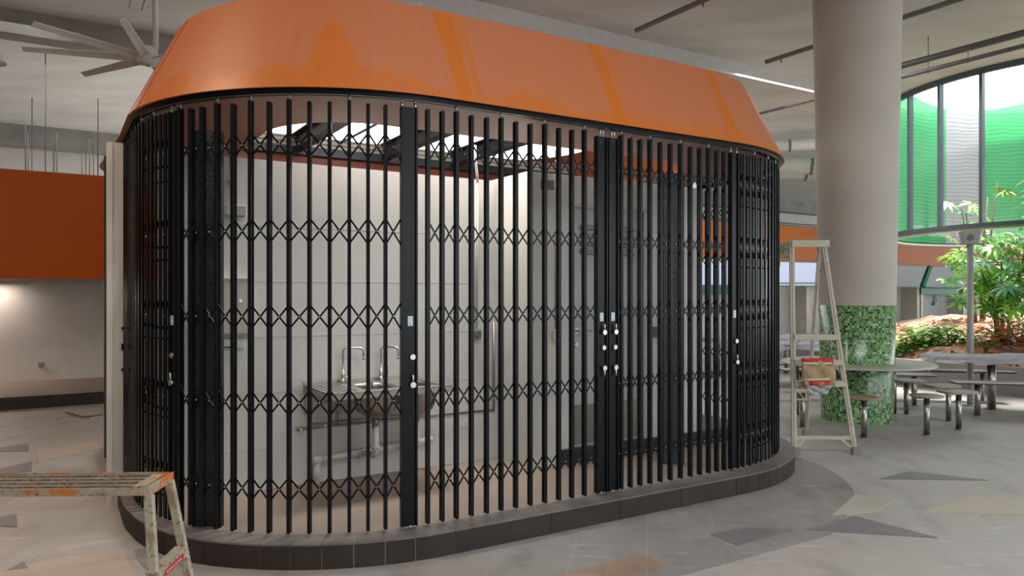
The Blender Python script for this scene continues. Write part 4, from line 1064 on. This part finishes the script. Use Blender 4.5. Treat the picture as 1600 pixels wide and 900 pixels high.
for i, (x0, x1) in enumerate(((1060, 1168), (1437, 1496))):
    s0, s1 = s_at(x0, 8.2), s_at(x1, 8.2)
    mb = MB(); boxSN(mb, s0, s1, 8.15, 8.3, 1.55, 1.73)
    tag(mb.build('green_beam', 'green'), ('green beam under the lit lightbox seen through the cage', 'green beam over the stall opening right of the column')[i], 'beam')
for x in (1255, 1428, 1434, 1500):
    s0 = s_at(x, 8.3)
    mb = MB(); boxSN(mb, s0, s0+.12, 8.2, 8.7, 0, 1.78); trim(mb, 'creamsteel')
s0, s1 = s_at(1440, 8.6), s_at(1500, 8.6)
mb = MB(); boxSN(mb, s0, s0+1.0, 8.55, 8.69, .9, 1.55); tag(mb.build('stall_cupboard', 'grey_plastic'), 'dark grey cupboard inside the stall opening right of the column', 'cupboard')
for i, x in enumerate((1219, 1463)):
    e = thing('wall_socket', ('grey socket with conduits on the stall wall behind the stepladder', 'dark socket with three conduits inside the stall right of the column')[i], 'socket', SN(s_at(x, 8.5), 8.54 if i else 8.7, 1.25), ANG)
    mb = MB(); mb.box(-.12, .12, -.06, 0, -.04, .04); mb.build('cover', 'grey_plastic', e)
    mb = MB()
    for xx in (-.06, 0, .06): mb.tube([(xx, -.02, .04), (xx, -.02, .5)], .012, 6)
    mb.build('conduit', 'pvc', e)

# ------------------------------------------------------------------ ATRIUM drum
def cyl_pt(a, r, z): a = math.radians(a); return Vector((AC[0]+r*math.cos(a), AC[1]+r*math.sin(a), z))
dr = thing('window_drum', 'curved clerestory window ring with dark mullions around the planted atrium', 'window', (AC[0], AC[1], 2.8))
def ringmesh(r0, r1, z0, z1, a0=0, a1=360, st=4):
    mb = MB(); n_ = max(1, int(round((a1-a0)/st)))
    for i in range(n_):
        a, c = a0+(a1-a0)*i/n_, a0+(a1-a0)*(i+1)/n_
        mb.hexa([cyl_pt(a, r0, z0), cyl_pt(c, r0, z0), cyl_pt(c, r1, z0), cyl_pt(a, r1, z0), cyl_pt(a, r0, z1), cyl_pt(c, r0, z1), cyl_pt(c, r1, z1), cyl_pt(a, r1, z1)])
    bmesh.ops.remove_doubles(mb.b, verts=mb.b.verts, dist=.0005)
    return mb
world_parent(ringmesh(AR-.04, AR+.05, 2.80, 2.87).build('sill_rail', 'frame'), dr)
world_parent(ringmesh(AR-.25, AR-.04, 2.76, 2.80).build('sill_ledge', 'sill'), dr)
world_parent(ringmesh(AR-.04, AR+.05, 5.60, 5.70).build('head_rail', 'frame'), dr)
for i in range(28):
    a = 182-26+i*13-13*0
    a = 145+i*13
    if i >= 27: break
    mb = MB(); p = cyl_pt(a, AR, 0); ca, sa = math.cos(math.radians(a)), math.sin(math.radians(a))
    fn = lambda x, y, z, ca=ca, sa=sa, p=p: Vector((p.x+x*ca-y*sa, p.y+x*sa+y*ca, z))
    mb.box(-.05, .05, -.028, .028, 2.87, 5.6, 0, fn); world_parent(mb.build('mullion', 'frame'), dr)
    a2 = 145+(i+1)*13 if i < 26 else 505
    g_ = ringmesh(AR-.004, AR+.004, 2.87, 5.6, a+.5, a2-.5, 4); world_parent(g_.build('glass_pane', 'glass'), dr)
ub = ringmesh(AR+.15, AR+.3, 6.0, 6.2); world_parent(ub.build('roof_upstand', 'sill'), dr)
for i, (a0, a1, mt, lb) in enumerate(((36, 87, 'net_green', 'bright green netting screen at the right picture edge'),
                                  (87, 104.5, 'net_grey', 'pale grey netting screen between the two green ones'),
                                  (104.5, 150, 'net_green', 'green netting screen nearest the column'))):
    mb = MB(); n_ = 16
    for k_ in range(n_):
        a, c = a0+(a1-a0)*k_/n_, a0+(a1-a0)*(k_+1)/n_
        sag = lambda x: 6.18+.22*((x-95)/30)**2 if x < 150 else 6.3
        mb.hexa([cyl_pt(a, AR-.28, 2.83), cyl_pt(c, AR-.28, 2.83), cyl_pt(c, AR-.27, 2.83), cyl_pt(a, AR-.27, 2.83),
                 cyl_pt(a, AR-.28, sag(a)), cyl_pt(c, AR-.28, sag(c)), cyl_pt(c, AR-.27, sag(c)), cyl_pt(a, AR-.27, sag(a))])
    o = mb.build('netting_screen', mt); tag(o, lb, 'netting', 'netting screens')

# planter and garden
pk = ringmesh(5.45, 5.62, 0, .45, 0, 360, 5); tag(pk.build('planter_wall', 'kerb_conc'), 'low grey curved wall around the planted atrium bed', 'planter wall')
M['soil'] = mat('leaf_litter', (.66, .42, .30), .9, 0, .4, 9, .8, 25, col2=(.38, .22, .15))
mb = MB(); n_ = 48; V = []
def mound(r): return .38+.75*max(0, 1-(r/5.4)**2)**.8
def rv_(a, r): return .07*math.sin(a*5+r*3)+.05*math.sin(a*9-r*5)
for j in range(13):
    r = 5.44*(1-j/12)
    V.append([mb.b.verts.new((r*math.cos(2*PI*q/n_), r*math.sin(2*PI*q/n_), mound(r)+(rv_(2*PI*q/n_, r) if 0 < j < 12 else 0))) for q in range(n_)] if j < 12 else [mb.b.verts.new((0, 0, mound(0)))])
for j in range(12):
    for q_ in range(n_):
        if j < 11: mb.b.faces.new([V[j][q_], V[j][(q_+1) % n_], V[j+1][(q_+1) % n_], V[j+1][q_]]).smooth = True
        else: mb.b.faces.new([V[j][q_], V[j][(q_+1) % n_], V[12][0]]).smooth = True
o = mb.build('garden_soil', 'soil'); o.location = (AC[0], AC[1], 0); tag(o, 'mounded soil bed covered in brown leaves inside the atrium', 'soil', kind='stuff')
# fallen leaves
mb = MB(); rnd = random.Random(5)
for i in range(2600):
    a = rnd.uniform(math.radians(170), math.radians(285)); r = rnd.uniform(2.2, 5.4); z = mound(r)+rv_(a, r)+rnd.uniform(.01, .06)
    c = Vector((AC[0]+r*math.cos(a), AC[1]+r*math.sin(a), z)); l = rnd.uniform(.04, .10); th = rnd.uniform(0, 6.28); tl_ = rnd.uniform(-.5, .5)
    d1 = Vector((math.cos(th), math.sin(th), tl_)); d2 = Vector((-math.sin(th), math.cos(th), rnd.uniform(-.4, .4)))
    f_ = mb.quad([c-d1*l, c+d2*l*.4, c+d1*l, c-d2*l*.4], rnd.choice((0, 0, 1, 2)))
tag(mb.build('fallen_leaves', ['soil', 'croton', 'bark'], recalc=False), 'dry orange brown leaves scattered over the garden bed', 'leaves', kind='stuff')

def leaf(mb, c, d, up, l, w, mi=0, droop=.25, seg=3):
    d = d.normalized(); sd = d.cross(up).normalized(); 
    pts = []
    for k_ in range(seg+1):
        f_ = k_/seg; wv = w*math.sin(PI*min(1, f_*.9+.08))**.8 if k_ < seg else 0
        p = c+d*l*f_-Vector((0, 0, 1))*droop*l*f_*f_
        pts.append((p, wv))
    vs_ = [(mb.b.verts.new(p-sd*wv), mb.b.verts.new(p+Vector((0, 0, -.0)) + up*wv*.0), mb.b.verts.new(p+sd*wv)) for p, wv in pts]
    for a, b2 in zip(vs_, vs_[1:]):
        for i in (0, 1):
            try:
                f = mb.b.faces.new([a[i], b2[i], b2[i+1], a[i+1]]); f.material_index = mi; f.smooth = True
            except ValueError: pass
def palmate(mb, c, n, l, rnd, mi, tilt=None):
    ax = tilt if tilt else Vector((rnd.uniform(-.6, .6), rnd.uniform(-.9, .1), 1)).normalized()
    x = ax.cross(Vector((0, 1, .1))).normalized(); y = ax.cross(x)
    for i in range(n):
        a = 2*PI*i/n+rnd.uniform(-.15, .15); d = x*math.cos(a)+y*math.sin(a)+ax*.15
        leaf(mb, c+d*.03, d, ax, l*rnd.uniform(.8, 1.1), l*.135, mi, .45)
def tree(x, y, h, spread, nc, label, seed, ll=.2, mats=('leaf', 'leaf2', 'leaf3'), zlo=.35, name='umbrella_tree'):
    rnd = random.Random(seed); r0 = math.hypot(x-AC[0], y-AC[1]); g0 = mound(r0)-.05 if r0 < 5.4 else 0
    e = thing(name, label, 'tree', (x, y, g0)); mb = MB(); st = []
    for i in range(4):
        a = rnd.uniform(0, 6.28); tx, ty = spread*.45*math.cos(a), spread*.45*math.sin(a); hh = h*rnd.uniform(.75, 1)
        p = [Vector((.08*math.cos(a), .08*math.sin(a), 0)), Vector((tx*.35+rnd.uniform(-.05, .05), ty*.35, hh*.4)), Vector((tx, ty, hh))]
        mb.tube(p, [.035, .026, .012], 8); st.append(p)
    lf = MB()
    for i in range(nc):
        p = rnd.choice(st); f_ = rnd.uniform(zlo, 1.02); b0 = p[0].lerp(p[1], f_*2) if f_ < .5 else p[1].lerp(p[2], f_*2-1)
        a = rnd.uniform(0, 6.28); rr = rnd.uniform(.15, spread*.75); c = b0+Vector((rr*math.cos(a), rr*math.sin(a), rnd.uniform(-.05, .3)))
        mb.tube([b0, b0.lerp(c, .5)+Vector((0, 0, .05)), c], [.008, .006, .004], 5, cap=False)
        palmate(lf, c, rnd.choice((7, 8, 9)), ll*rnd.uniform(.8, 1.2), rnd, rnd.choice((0, 0, 1, 1, 2)))
    mb.build('stems', 'bark', e); lf.build('foliage', list(mats), e, recalc=False)
    return e
def atz(x, Y): return ((x-800)*Y/1155, Y)
tree(*atz(1566, 12.7), 1.95, .95, 105, 'tall umbrella plant with glossy star shaped leaves behind the grey post', 21, .22, zlo=.42)
tree(*atz(1640, 12.2), 2.9, 1.1, 80, 'taller leafy umbrella plant at the right picture edge', 22, .24)
tree(*atz(1530, 15.2), 2.9, .7, 26, 'umbrella plant farther back in the atrium, its top reaching the window sill', 23, .24)
def shrub(x, Y, zb, h, w, n_, label, seed, mats, ll=.10, name='garden_shrub'):
    rnd = random.Random(seed); X = (x-800)*Y/1155; r0 = math.hypot(X-AC[0], Y-AC[1]); g0 = mound(min(r0, 5.4))-.03
    e = thing(name, label, 'shrub', (X, Y, g0)); mb = MB(); lf = MB()
    for i in range(7):
        a = rnd.uniform(0, 6.28); mb.tube([(0, 0, 0), (w*.5*math.cos(a), w*.4*math.sin(a), h*rnd.uniform(.5, .9))], [.008, .004], 5)
    for i in range(n_):
        a = rnd.uniform(0, 6.28); rr = w*math.sqrt(rnd.random()); z = h*rnd.uniform(.15, 1)*(1-.5*(rr/w)**2)
        c = Vector((rr*math.cos(a), rr*math.sin(a)*.7, z)); th = rnd.uniform(0, 6.28)
        leaf(lf, c, Vector((math.cos(th), math.sin(th), rnd.uniform(-.2, .7))), Vector((0, 0, 1)), ll*rnd.uniform(.7, 1.3), ll*.3, rnd.randrange(len(mats)), .3)
    mb.build('stems', 'bark', e); lf.build('foliage', list(mats), e, recalc=False); return e
shrub(1440, 13.2, 0, .50, .42, 340, 'bushy bright green shrub nearest the column in the planter', 31, ('leaf2', 'leaf'), .13)
shrub(1412, 13.2, 0, .30, .25, 120, 'small green plant touching the column edge at the planter rim', 32, ('leaf', 'leaf2'), .10)
shrub(1488, 13.3, 0, .40, .40, 200, 'low lime green shrub left of the tall grey post', 33, ('leaf2', 'leaf'), .11)
shrub(1545, 12.7, 0, .24, .40, 170, 'low ground plant right of the tall grey post, on the leaf litter', 34, ('leaf2', 'leaf3'), .10)
shrub(1592, 12.5, 0, .36, .40, 200, 'green shrub low at the right picture edge', 35, ('leaf', 'leaf2'), .12)
shrub(1580, 12.15, 0, .74, .30, 110, 'red and pale leaved shrub beneath the umbrella plants', 36, ('croton', 'pale_leaf', 'croton'), .16, 'croton_shrub')
shrub(1541, 12.1, 0, .76, .20, 60, 'orange leaved shrub just right of the tall grey post', 37, ('croton', 'croton', 'leaf'), .16, 'croton_shrub')
shrub(1470, 13.4, 0, .28, .5, 120, 'dark green ground plant farther back on the mound', 38, ('leaf3', 'leaf'), .12)

# ------------------------------------------------------------------ loose pieces become parts of their own
def explode(o):
    me = o.data; n = len(me.vertices); par = list(range(n))
    def find(a):
        while par[a] != a: par[a] = par[par[a]]; a = par[a]
        return a
    for e_ in me.edges:
        a, c = find(e_.vertices[0]), find(e_.vertices[1])
        if a != c: par[a] = c
    roots = {}
    for p in me.polygons: roots.setdefault(find(p.vertices[0]), []).append(p.index)
    if len(roots) < 2: return
    first = True
    for fs in list(roots.values()):
        bm_ = bmesh.new(); bm_.from_mesh(me); bm_.faces.ensure_lookup_table(); keep = set(fs)
        bmesh.ops.delete(bm_, geom=[f for f in bm_.faces if f.index not in keep], context='FACES')
        nm = bpy.data.meshes.new(o.name.split('.')[0]); bm_.to_mesh(nm); bm_.free()
        for m in me.materials: nm.materials.append(m)
        c = o.copy(); c.data = nm; COL.objects.link(c)
    bpy.data.objects.remove(o)
SPLIT = {'end_lip', 'side_lip', 'pipe_collar', 'hanger_rod', 'top_slat', 'edge_trim', 'wall_bracket', 'support_arm', 'conduit', 'cabinet_rim', 'socket_lid', 'pipe_valve', 'waste_pipe', 'panel_seam', 'rail_slot'}
for o in [o for o in COL.objects if o.type == 'MESH' and o.name.split('.')[0] in SPLIT and not o.children]: explode(o)
for o in [o for o in COL.objects if o.type == 'MESH' and o.name.split('.')[0] == 'hanger_pin' and o.parent and o.parent.name.startswith('lock_post')]: explode(o)
